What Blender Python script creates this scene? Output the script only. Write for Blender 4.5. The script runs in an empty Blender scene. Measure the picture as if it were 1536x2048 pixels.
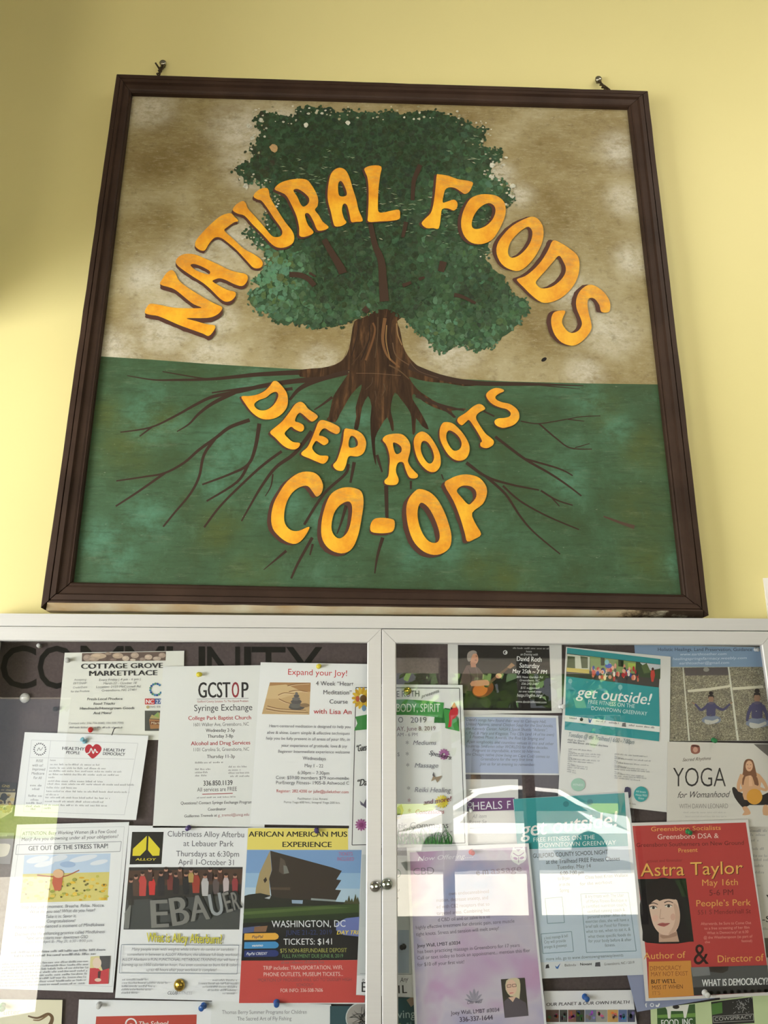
import bpy, bmesh, math, random
from mathutils import Vector, Matrix
from mathutils.geometry import tessellate_polygon

SC = bpy.context.scene
COL = SC.collection
rng = random.Random(11)

# ------------------------------------------------------------------ camera
F, CX, CY = 1630.0, 768.0, 1024.0
EYE = Vector((0.0, -1.60, 1.60))
_zc = Vector((762 - CX, -4000 - CY, F)).normalized()          # world up seen in camera axes (x right, y down, z forward)
_xc = Vector((41000 - CX, 1495 - CY, F))
_xc = (_xc - _zc * _xc.dot(_zc)).normalized()                 # world right
_yc = _zc.cross(_xc)                                          # world forward (into the wall)
cam_data = bpy.data.cameras.new('camera')
cam_data.sensor_width = 36.0
cam_data.lens = F * 36.0 / 2048.0
cam_data.clip_start = 0.02
cam = bpy.data.objects.new('camera', cam_data)
COL.objects.link(cam)
cam.matrix_world = Matrix(((_xc[0], -_xc[1], -_xc[2], EYE.x),
                           (_yc[0], -_yc[1], -_yc[2], EYE.y),
                           (_zc[0], -_zc[1], -_zc[2], EYE.z),
                           (0, 0, 0, 1)))
SC.camera = cam


def P(u, v, y):
    """the point of the upright plane at depth y (0 = wall face, minus = into the room) that lies along pixel u, v"""
    d = Vector((u - CX, v - CY, F))
    w = Vector((_xc.dot(d), _yc.dot(d), _zc.dot(d)))
    t = (y - EYE.y) / w.y
    return Vector((EYE.x + w.x * t, y, EYE.z + w.z * t))


def proj(p):
    d = Vector(p) - EYE
    a = _xc * d.x + _yc * d.y + _zc * d.z
    return CX + F * a.x / a.z, CY + F * a.y / a.z


# ------------------------------------------------------------------ light
world = bpy.data.worlds.new('World')
SC.world = world
world.use_nodes = True
wn = world.node_tree.nodes
wbg = wn['Background']
wbg.inputs['Color'].default_value = (0.86, 0.93, 1.0, 1)
wbg.inputs['Strength'].default_value = 1.0

sun_d = bpy.data.lights.new('sun', 'SUN')
sun_d.energy = 62.0
sun_d.angle = 0.01
sun_d.color = (1.0, 0.95, 0.86)
sun = bpy.data.objects.new('sun', sun_d)
COL.objects.link(sun)
sun.rotation_euler = Vector((0.45, -0.32, -0.85)).to_track_quat('-Z', 'Y').to_euler()


def area(name, loc, target, sx, sy, energy, color=(1, 1, 1)):
    d = bpy.data.lights.new(name, 'AREA')
    d.shape = 'RECTANGLE'
    d.size, d.size_y, d.energy, d.color = sx, sy, energy, color
    o = bpy.data.objects.new(name, d)
    COL.objects.link(o)
    o.location = loc
    o.rotation_euler = (Vector(target) - Vector(loc)).to_track_quat('-Z', 'Y').to_euler()
    return o


area('window_daylight', (-2.85, -1.9, 1.25), (0.2, 0.0, 2.0), 1.6, 1.3, 84, (0.95, 0.98, 1.04))
area('upper_right_fill', (1.7, -1.5, 3.88), (1.5, -0.9, 0.0), 1.2, 0.5, 22, (1.0, 0.96, 0.88))  # unseen fill light added to brighten the upper right of the wall

SC.view_settings.view_transform = 'Standard'
SC.view_settings.look = 'None'
SC.view_settings.exposure = 0.17
SC.view_settings.gamma = 1.0
SC.cycles.use_denoising = True
SC.cycles.sample_clamp_indirect = 8.0
SC.cycles.caustics_reflective = False
SC.cycles.caustics_refractive = False


# ------------------------------------------------------------------ materials
def lin(c):
    c = c / 255.0
    return c / 12.92 if c <= 0.04045 else ((c + 0.055) / 1.055) ** 2.4


def alb(rgb, e=1.0):
    return tuple(min(0.92, lin(c) / e) for c in rgb) + (1.0,)


def new_mat(name):
    m = bpy.data.materials.new(name)
    m.use_nodes = True
    return m, m.node_tree, m.node_tree.nodes['Principled BSDF']


_flat = {}


def C(r, g, b, e=1.0, rough=0.65, metal=0.0, spec=0.3):
    key = (r, g, b, round(e, 3), rough, metal, spec)
    if key not in _flat:
        m, nt, bs = new_mat('ink_%d_%d_%d' % (r, g, b))
        bs.inputs['Base Color'].default_value = alb((r, g, b), e)
        bs.inputs['Roughness'].default_value = rough
        bs.inputs['Metallic'].default_value = metal
        bs.inputs['Specular IOR Level'].default_value = spec
        _flat[key] = m
    return _flat[key]


class NT:
    """small helper for node materials"""
    def __init__(s, name):
        s.m, s.nt, s.bs = new_mat(name)
        s.n, s.l = s.nt.nodes, s.nt.links
        s.tc = s.n.new('ShaderNodeTexCoord').outputs['Object']

    def mapping(s, sc=(1, 1, 1), rot=(0, 0, 0), loc=(0, 0, 0)):
        k = s.n.new('ShaderNodeMapping')
        k.inputs['Scale'].default_value = sc
        k.inputs['Rotation'].default_value = rot
        k.inputs['Location'].default_value = loc
        s.l.new(s.tc, k.inputs['Vector'])
        return k.outputs[0]

    def noise(s, scale, detail=4, rough=0.6, sc=(1, 1, 1), loc=(0, 0, 0), dist=0.0, rot=(0, 0, 0)):
        k = s.n.new('ShaderNodeTexNoise')
        k.inputs['Scale'].default_value = scale
        k.inputs['Detail'].default_value = detail
        k.inputs['Roughness'].default_value = rough
        k.inputs['Distortion'].default_value = dist
        s.l.new(s.mapping(sc, rot, loc), k.inputs['Vector'])
        return k.outputs['Fac']

    def ramp(s, fac, stops):
        k = s.n.new('ShaderNodeValToRGB')
        el = k.color_ramp.elements
        while len(el) < len(stops):
            el.new(0.5)
        for e, (p, c) in zip(el, stops):
            e.position = p
            e.color = c if len(c) == 4 else tuple(c) + (1,)
        s.l.new(fac, k.inputs[0])
        return k.outputs[0]

    def mix(s, fac, a, b):
        k = s.n.new('ShaderNodeMix')
        k.data_type = 'RGBA'
        for v, i in ((fac, 0), (a, 6), (b, 7)):
            if isinstance(v, (tuple, float, int)):
                k.inputs[i].default_value = v
            else:
                s.l.new(v, k.inputs[i])
        return k.outputs[2]

    def blobs(s, spots):
        """soft round patches of wear, each at (pixel x, pixel y, pixel radius) on the board"""
        g = s.n.new('ShaderNodeNewGeometry').outputs['Position']
        tot = None
        for x, y, r in spots:
            c = P(x, y, -0.034)
            d = s.n.new('ShaderNodeVectorMath')
            d.operation = 'DISTANCE'
            s.l.new(g, d.inputs[0])
            d.inputs[1].default_value = c
            m = s.n.new('ShaderNodeMapRange')
            m.interpolation_type = 'SMOOTHSTEP'
            m.inputs['From Min'].default_value = 0.0
            m.inputs['From Max'].default_value = (P(x + r, y, -0.034) - c).length
            m.inputs['To Min'].default_value = 1.0
            m.inputs['To Max'].default_value = 0.0
            s.l.new(d.outputs['Value'], m.inputs['Value'])
            tot = m.outputs[0] if tot is None else s.math('MAXIMUM', tot, m.outputs[0])
        return tot

    def step(s, fac, a, b):
        return s.ramp(fac, [(a, (0, 0, 0, 1)), (b, (1, 1, 1, 1))])

    def math(s, op, a, b):
        k = s.n.new('ShaderNodeMath')
        k.operation = op
        for i, v in enumerate((a, b)):
            if isinstance(v, (float, int)):
                k.inputs[i].default_value = v
            else:
                s.l.new(v, k.inputs[i])
        return k.outputs[0]

    def bump(s, h, strength, dist=0.001):
        k = s.n.new('ShaderNodeBump')
        k.inputs['Strength'].default_value = strength
        k.inputs['Distance'].default_value = dist
        s.l.new(h, k.inputs['Height'])
        s.l.new(k.outputs[0], s.bs.inputs['Normal'])

    def done(s, color, rough=0.6, spec=0.3):
        s.l.new(color, s.bs.inputs['Base Color'])
        s.bs.inputs['Roughness'].default_value = rough
        s.bs.inputs['Specular IOR Level'].default_value = spec
        return s.m


def wall_paint():
    t = NT('yellow_wall_paint')
    n = t.noise(1.6, 3, 0.5)
    c = t.mix(t.step(n, 0.35, 0.7), alb((236, 224, 157)), alb((231, 220, 154)))
    t.bump(t.noise(140, 3, 0.6), 0.12, 0.0008)
    return t.done(c, 0.5, 0.25)


def sky_paint(e):
    t = NT('weathered_tan_paint')
    big = t.noise(5.0, 7, 0.65, (1, 1, 1.15), (3.1, 0, 1.7), 0.3)
    c = t.ramp(big, [(0.34, alb((120, 104, 66), e)), (0.46, alb((136, 122, 84), e)), (0.56, alb((148, 136, 100), e)), (0.68, alb((158, 148, 116), e))])
    brown = t.blobs([(330, 330, 95), (310, 440, 85), (440, 330, 70), (1085, 290, 80), (1130, 440, 120), (1060, 520, 70), (560, 665, 90), (860, 670, 70), (330, 250, 70), (640, 690, 60)])
    bn = t.step(t.noise(7, 7, 0.7, (1, 1, 1.4), (6, 0, 3)), 0.30, 0.62)
    c = t.mix(t.math('MULTIPLY', t.math('MULTIPLY', brown, bn), 0.95), c, alb((112, 95, 54), e))
    scuff = t.noise(15, 9, 0.82, (1.0, 1, 1.5), (0, 0, 4.4))
    pale = t.blobs([(395, 545, 130), (330, 650, 110), (300, 560, 80), (470, 480, 80), (500, 330, 90), (480, 260, 100), (300, 215, 80), (230, 705, 90), (420, 715, 90), (640, 725, 60), (1215, 660, 90), (1150, 590, 70), (1240, 300, 70), (1250, 400, 60), (1265, 520, 60),
                    (1170, 745, 60), (1000, 350, 50), (1040, 390, 45), (900, 700, 90), (440, 640, 60), (560, 240, 60)])
    c = t.mix(t.math('MULTIPLY', t.math('MULTIPLY', t.step(scuff, 0.33, 0.60), pale), 0.95), c, alb((192, 188, 170), e))
    grain = t.noise(48, 8, 0.85, (0.7, 1, 2.2))
    c = t.mix(t.math('MULTIPLY', t.step(grain, 0.50, 0.66), 0.34), c, alb((182, 174, 146), e))
    dark = t.noise(36, 8, 0.8, (1, 1, 1.3), (5, 0, 0))
    c = t.mix(t.math('MULTIPLY', t.step(dark, 0.52, 0.68), 0.50), c, alb((92, 78, 50), e))
    line = t.noise(30, 4, 0.7, (0.25, 1, 10), (1, 0, 3))
    c = t.mix(t.math('MULTIPLY', t.step(line, 0.64, 0.69), 0.40), c, alb((84, 72, 48), e))
    spot = t.noise(95, 4, 0.7, (0.8, 1, 1.6), (2, 0, 9))
    c = t.mix(t.math('MULTIPLY', t.step(spot, 0.67, 0.71), 0.3), c, alb((212, 208, 192), e))
    t.bump(scuff, 0.3, 0.001)
    return t.done(c, 0.6, 0.2)


def ground_paint(e):
    t = NT('weathered_green_paint')
    big = t.noise(6.0, 7, 0.68, (1, 1, 1.1), (1.3, 0, 8.0), 0.3)
    c = t.ramp(big, [(0.34, alb((56, 72, 44), e)), (0.45, alb((58, 80, 54), e)), (0.56, alb((62, 88, 62), e)), (0.70, alb((70, 100, 76), e))])
    olive = t.blobs([(255, 890, 110), (330, 850, 70), (210, 830, 70), (1290, 900, 90), (1280, 1020, 90), (500, 1150, 90), (440, 1060, 80), (1010, 1160, 90), (960, 1130, 60), (1200, 820, 70), (1290, 1120, 80)])
    on = t.step(t.noise(8, 7, 0.7, (1, 1, 1.4), (6, 0, 3)), 0.30, 0.60)
    c = t.mix(t.math('MULTIPLY', t.math('MULTIPLY', olive, on), 0.85), c, alb((72, 82, 40), e))
    tn = t.step(t.noise(10, 8, 0.75, (1, 1, 1.3), (9, 0, 5)), 0.40, 0.64)
    tb = t.blobs([(310, 830, 110), (470, 900, 120), (200, 1080, 80), (290, 1040, 90), (240, 1120, 80), (430, 960, 80), (560, 1010, 80), (1180, 800, 60), (1230, 860, 60), (880, 1080, 80), (840, 1100, 70), (720, 860, 90), (900, 960, 70), (1130, 960, 70), (1350, 1130, 50), (640, 1040, 60), (500, 780, 60)])
    c = t.mix(t.math('MULTIPLY', t.math('MULTIPLY', tn, tb), 0.75), c, alb((84, 130, 106), e))
    streak = t.noise(13, 9, 0.82, (0.8, 1, 5.0), (0, 0, 2.4))
    c = t.mix(t.math('MULTIPLY', t.step(streak, 0.54, 0.74), 0.45), c, alb((112, 122, 96), e))
    dark = t.noise(26, 8, 0.82, (0.5, 1, 3.2), (5, 0, 0))
    c = t.mix(t.math('MULTIPLY', t.step(dark, 0.50, 0.68), 0.6), c, alb((44, 56, 36), e))
    br = t.noise(18, 7, 0.8, (1.3, 1, 0.9), (2, 0, 7))
    c = t.mix(t.math('MULTIPLY', t.step(br, 0.56, 0.72), 0.35), c, alb((84, 112, 88), e))
    spot = t.noise(95, 4, 0.7, (0.7, 1, 1.8), (2, 0, 9))
    c = t.mix(t.math('MULTIPLY', t.step(spot, 0.68, 0.72), 0.25), c, alb((164, 168, 146), e))
    t.bump(streak, 0.3, 0.001)
    return t.done(c, 0.58, 0.2)


def letter_paint(e):
    t = NT('mustard_letter_paint')
    n = t.noise(14, 5, 0.65)
    c = t.ramp(n, [(0.34, alb((194, 124, 32), e)), (0.48, alb((212, 144, 34), e)), (0.64, alb((228, 168, 44), e))])
    g = t.noise(30, 7, 0.8, (1, 1, 3), (4, 0, 4))
    patch = t.step(t.noise(5, 3, 0.5, (1, 1, 1), (2.2, 0, 0.5)), 0.48, 0.64)
    c = t.mix(t.math('MULTIPLY', t.math('MULTIPLY', t.step(g, 0.42, 0.64), patch), 0.75), c, alb((150, 126, 84), e))
    sc = t.noise(60, 6, 0.8, (0.5, 1, 2.4), (8, 0, 1))
    c = t.mix(t.math('MULTIPLY', t.step(sc, 0.60, 0.68), 0.45), c, alb((130, 104, 62), e))
    return t.done(c, 0.5, 0.3)


def brown_wood(e):
    t = NT('brown_painted_wood')
    n = t.noise(6, 6, 0.6)
    c = t.ramp(n, [(0.35, alb((44, 31, 23), e)), (0.65, alb((60, 44, 34), e))])
    ch = t.noise(55, 6, 0.85, (1, 1, 0.45), (2, 1, 6))
    c = t.mix(t.math('MULTIPLY', t.step(ch, 0.685, 0.72), 0.8), c, alb((140, 124, 104), e))
    t.bump(t.noise(30, 5, 0.6, (3, 1, 3)), 0.15, 0.001)
    return t.done(c, 0.55, 0.22)


def worn_edge(e):
    t = NT('worn_wood_edge')
    n = t.noise(18, 6, 0.8, (1, 1, 1))
    sx = t.n.new('ShaderNodeSeparateXYZ')
    t.l.new(t.tc, sx.inputs[0])
    grad = t.ramp(sx.outputs[0], [(0.0, (1, 1, 1, 1)), (0.42, (0.55, 0.55, 0.55, 1)), (0.75, (0.08, 0.08, 0.08, 1))])
    f = t.step(t.math('MULTIPLY', n, grad), 0.17, 0.26)
    pale = t.ramp(t.noise(9, 4, 0.6), [(0.35, alb((176, 150, 110), e)), (0.65, alb((196, 190, 165), e))])
    return t.done(t.mix(f, alb((58, 45, 33), e), pale), 0.6)


def bark_paint(e):
    t = NT('painted_bark')
    w = t.noise(16, 5, 0.6, (3.6, 1, 0.45), (0, 0, 0), 0.8)
    c = t.ramp(w, [(0.40, alb((44, 30, 20), e)), (0.54, alb((60, 42, 27), e)), (0.66, alb((88, 62, 38), e)), (0.80, alb((118, 86, 52), e))])
    f = t.noise(70, 6, 0.8, (2.0, 1, 0.8))
    c = t.mix(t.math('MULTIPLY', t.step(f, 0.50, 0.68), 0.4), c, alb((34, 24, 16), e))
    return t.done(c, 0.6, 0.2)


def leaf_paint():
    t = NT('painted_leaves')
    a = t.n.new('ShaderNodeAttribute')
    a.attribute_name = 'pigment'
    n = t.noise(70, 5, 0.75)
    c = t.mix(t.math('MULTIPLY', t.step(n, 0.46, 0.70), 0.45), a.outputs['Color'], alb((82, 108, 80)))
    d = t.noise(90, 5, 0.75, (1, 1, 1), (3, 3, 3))
    c = t.mix(t.math('MULTIPLY', t.step(d, 0.48, 0.68), 0.5), c, alb((38, 50, 30)))
    return t.done(c, 0.55, 0.2)


def glass_mat():
    m = bpy.data.materials.new('clear_glass')
    m.use_nodes = True
    nt = m.node_tree
    nt.nodes.clear()
    out = nt.nodes.new('ShaderNodeOutputMaterial')
    mx = nt.nodes.new('ShaderNodeMixShader')
    lw = nt.nodes.new('ShaderNodeLayerWeight')
    lw.inputs['Blend'].default_value = 0.5
    pw = nt.nodes.new('ShaderNodeMath')
    pw.operation = 'POWER'
    pw.inputs[1].default_value = 5.0
    fr = nt.nodes.new('ShaderNodeMath')
    fr.operation = 'MULTIPLY_ADD'
    fr.inputs[1].default_value = 0.955
    fr.inputs[2].default_value = 0.045
    nt.links.new(lw.outputs['Facing'], pw.inputs[0])
    nt.links.new(pw.outputs[0], fr.inputs[0])
    tr = nt.nodes.new('ShaderNodeBsdfTransparent')
    tr.inputs[0].default_value = (0.97, 0.98, 0.97, 1)
    gl = nt.nodes.new('ShaderNodeBsdfGlossy')
    gl.inputs['Roughness'].default_value = 0.0
    nt.links.new(fr.outputs[0], mx.inputs[0])
    nt.links.new(tr.outputs[0], mx.inputs[1])
    nt.links.new(gl.outputs[0], mx.inputs[2])
    nt.links.new(mx.outputs[0], out.inputs[0])
    return m


def speckle(name, a, b, scale=60, rough=0.7):
    t = NT(name)
    return t.done(t.mix(t.step(t.noise(scale, 5, 0.7), 0.4, 0.65), alb(a), alb(b)), rough)


E_SIGN = 0.80
M_WALL = wall_paint()
M_SKY, M_GROUND, M_LETTER = sky_paint(E_SIGN), ground_paint(E_SIGN), letter_paint(E_SIGN)
M_WOOD, M_WORN, M_BARK, M_LEAF = brown_wood(E_SIGN), worn_edge(E_SIGN), bark_paint(E_SIGN), leaf_paint()
M_GLASS = glass_mat()
M_ALU = None


def aluminium():
    t = NT('satin_aluminium')
    n = t.noise(40, 4, 0.6, (0.2, 1, 8))
    c = t.mix(n, alb((206, 205, 200)), alb((214, 213, 209)))
    t.bs.inputs['Metallic'].default_value = 0.25
    return t.done(c, 0.42, 0.4)


M_ALU = aluminium()
M_BACK = speckle('dark_felt_board', (84, 72, 74), (96, 84, 84), 240, 0.9)
M_DARK = C(28, 26, 24)


# ------------------------------------------------------------------ objects
def empty(name, loc, label=None, cat=None, group=None):
    o = bpy.data.objects.new(name, None)
    COL.objects.link(o)
    o.location = loc
    o.empty_display_size = 0.05
    if label:
        tag(o, label, cat, group)
    return o


def tag(o, label, cat, group=None):
    o['label'] = label
    o['category'] = cat
    if group:
        o['group'] = group


class MB:
    """collects world-space faces with materials; build() links them as one mesh object"""
    def __init__(s):
        s.v, s.f, s.m, s.mats, s.col = [], [], [], [], None

    def mi(s, mat):
        if mat not in s.mats:
            s.mats.append(mat)
        return s.mats.index(mat)

    def add(s, verts, faces, mat):
        b = len(s.v)
        s.v += [Vector(v) for v in verts]
        i = s.mi(mat)
        for f in faces:
            s.f.append(tuple(b + k for k in f))
            s.m.append(i)
        return s

    def box(s, x0, x1, y0, y1, z0, z1, mat):
        v = [(x, y, z) for x in (x0, x1) for y in (y0, y1) for z in (z0, z1)]
        return s.add(v, [(0, 1, 3, 2), (4, 6, 7, 5), (0, 4, 5, 1), (2, 3, 7, 6), (0, 2, 6, 4), (1, 5, 7, 3)], mat)

    def prism(s, front, back, mat):
        n = len(front)
        s.add(list(front) + list(back), [tuple(range(n - 1, -1, -1)), tuple(range(n, 2 * n))] +
              [(i, (i + 1) % n, n + (i + 1) % n, n + i) for i in range(n)], mat)
        return s

    def tube(s, pts, r, mat, n=8, r2=None):
        pts = [Vector(p) for p in pts]
        rings = []
        for i, p in enumerate(pts):
            d = (pts[min(i + 1, len(pts) - 1)] - pts[max(i - 1, 0)]).normalized()
            a = d.orthogonal().normalized()
            if i and rings:
                a = (prev - d * prev.dot(d)).normalized()
            prev = a
            b = d.cross(a)
            rr = r if r2 is None else r + (r2 - r) * i / (len(pts) - 1)
            rings.append([p + (a * math.cos(2 * math.pi * k / n) + b * math.sin(2 * math.pi * k / n)) * rr for k in range(n)])
        v = [q for ring in rings for q in ring]
        f = [(i * n + k, i * n + (k + 1) % n, (i + 1) * n + (k + 1) % n, (i + 1) * n + k) for i in range(len(pts) - 1) for k in range(n)]
        f += [tuple(range(n - 1, -1, -1)), tuple(range((len(pts) - 1) * n, len(pts) * n))]
        return s.add(v, f, mat)

    def lathe(s, base, axis, prof, mat, n=20):
        axis = Vector(axis).normalized()
        a = axis.orthogonal().normalized()
        b = axis.cross(a)
        v = [Vector(base) + axis * h + (a * math.cos(2 * math.pi * k / n) + b * math.sin(2 * math.pi * k / n)) * r for r, h in prof for k in range(n)]
        m = len(prof)
        f = [(i * n + k, i * n + (k + 1) % n, (i + 1) * n + (k + 1) % n, (i + 1) * n + k) for i in range(m - 1) for k in range(n)]
        f += [tuple(range(n - 1, -1, -1)), tuple(range((m - 1) * n, m * n))]
        return s.add(v, f, mat)

    def build(s, name, parent=None, smooth=False, kind=None, loc=None):
        o3 = Vector((0, 0, 0))
        if parent is not None:
            q = parent
            while q is not None:
                o3 = o3 + q.location
                q = q.parent
        elif loc is not None:
            o3 = Vector(loc)
        me = bpy.data.meshes.new(name)
        own = Vector((0, 0, 0))
        if parent is not None and s.v:
            own = sum(s.v, Vector()) / len(s.v) - o3
        me.from_pydata([v - o3 - (own if parent is not None else Vector()) for v in s.v], [], s.f)
        for m in s.mats:
            me.materials.append(m)
        me.polygons.foreach_set('material_index', s.m)
        if smooth:
            me.polygons.foreach_set('use_smooth', [True] * len(s.f))
        if s.col is not None:
            at = me.color_attributes.new('pigment', 'FLOAT_COLOR', 'CORNER')
            at.data.foreach_set('color', [x for k, f in enumerate(s.f) for _ in f for x in s.col[k]])
        me.update()
        o = bpy.data.objects.new(name, me)
        COL.objects.link(o)
        if parent is not None:
            o.parent = parent
            o.location = own
        else:
            o.location = o3
        if kind:
            o['kind'] = kind
        return o


def smooth_poly(pts, n=4):
    """closed Catmull-Rom through pts"""
    out = []
    m = len(pts)
    for i in range(m):
        p0, p1, p2, p3 = pts[i - 1], pts[i], pts[(i + 1) % m], pts[(i + 2) % m]
        for k in range(n):
            t = k / n
            out.append(tuple(0.5 * (2 * b + (c - a) * t + (2 * a - 5 * b + 4 * c - d) * t * t + (3 * b - a - 3 * c + d) * t ** 3)
                             for a, b, c, d in zip(p0, p1, p2, p3)))
    return out


def ribbon(pts, w0, w1, n=5, ends=True):
    """outline of a tapering brush stroke through pts (pixels)"""
    if len(pts) > 2:
        q = []
        for i in range(len(pts) - 1):
            p0, p1, p2, p3 = pts[max(i - 1, 0)], pts[i], pts[i + 1], pts[min(i + 2, len(pts) - 1)]
            for k in range(n):
                t = k / n
                q.append(tuple(0.5 * (2 * b + (c - a) * t + (2 * a - 5 * b + 4 * c - d) * t * t + (3 * b - a - 3 * c + d) * t ** 3)
                               for a, b, c, d in zip(p0, p1, p2, p3)))
        q.append(pts[-1])
    else:
        q = list(pts)
    L, R = [], []
    for i, p in enumerate(q):
        a, b = q[max(i - 1, 0)], q[min(i + 1, len(q) - 1)]
        dx, dy = b[0] - a[0], b[1] - a[1]
        l = math.hypot(dx, dy) or 1
        w = (w0 + (w1 - w0) * i / max(1, len(q) - 1)) / 2
        L.append((p[0] - dy / l * w, p[1] + dx / l * w))
        R.append((p[0] + dy / l * w, p[1] - dx / l * w))
    return L, R


def tess(loops):
    vs = [Vector((x, y, 0)) for lp in loops for x, y in lp]
    tris = tessellate_polygon([[Vector((x, y, 0)) for x, y in lp] for lp in loops])
    return [(v.x, v.y) for v in vs], tris


# ------------------------------------------------------------------ lettering
_glyph = {}


def load_glyphs():
    chars = [chr(c) for c in range(33, 127)] + ['\u2013', '\u2019', '\u201c', '\u201d', '\u2022', '\u2713']
    todo = []
    for st, off in (('r', 0.0), ('b', 0.0), ('l', -0.010)):
        for ch in chars:
            for k, body in enumerate((ch, 'H' + ch + 'H')):
                cu = bpy.data.curves.new('glyph', 'FONT')
                cu.body = body
                cu.offset = off
                cu.resolution_u = 3
                cu.fill_mode = 'FRONT' if hasattr(cu, 'fill_mode') else cu.fill_mode
                o = bpy.data.objects.new('glyph', cu)
                COL.objects.link(o)
                todo.append((st, ch, k, o, cu))
        for body in ('HH', 'H H'):
            cu = bpy.data.curves.new('glyph', 'FONT')
            cu.body = body
            o = bpy.data.objects.new('glyph', cu)
            COL.objects.link(o)
            todo.append((st, body, 2, o, cu))
    dg = bpy.context.evaluated_depsgraph_get()
    dg.update()
    w = {}
    for st, ch, k, o, cu in todo:
        me = o.evaluated_get(dg).to_mesh()
        xs = [v.co.x for v in me.vertices]
        if k == 0:
            _glyph[st, ch] = [[(v.co.x, v.co.y) for v in me.vertices], [tuple(p.vertices) for p in me.polygons], 0]
            if ch == 'H':
                _glyph[st, 'cap'] = max(v.co.y for v in me.vertices)
        else:
            w[st, ch, k] = max(xs) - min(xs)
        o.evaluated_get(dg).to_mesh_clear()
    for (st, ch, k), x in w.items():
        hh = w[st, 'HH', 2]
        if k == 1:
            _glyph[st, ch][2] = x - hh
    for st in 'rbl':
        _glyph[st, ' '] = [[], [], w[st, 'H H', 2] - w[st, 'HH', 2]]
    for st, ch, k, o, cu in todo:
        bpy.data.objects.remove(o)
        bpy.data.curves.remove(cu)


load_glyphs()
KS = {'c5': (0, 1200, 400 / 1536), 'c6': (360, 1200, 440 / 1536), 'c7': (0, 1620, 400 / 1536), 'c8': (360, 1620, 440 / 1536),
      'r1': (760, 1220, 400 / 1536), 'r2': (1120, 1220, 416 / 1536), 'r3': (760, 1620, 400 / 1536), 'r4': (1120, 1620, 416 / 1536),
      'px': (0, 0, 1)}
SHEETS_Y = -0.0135
LEVEL = 0.0022
STEP = 0.00003


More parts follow.
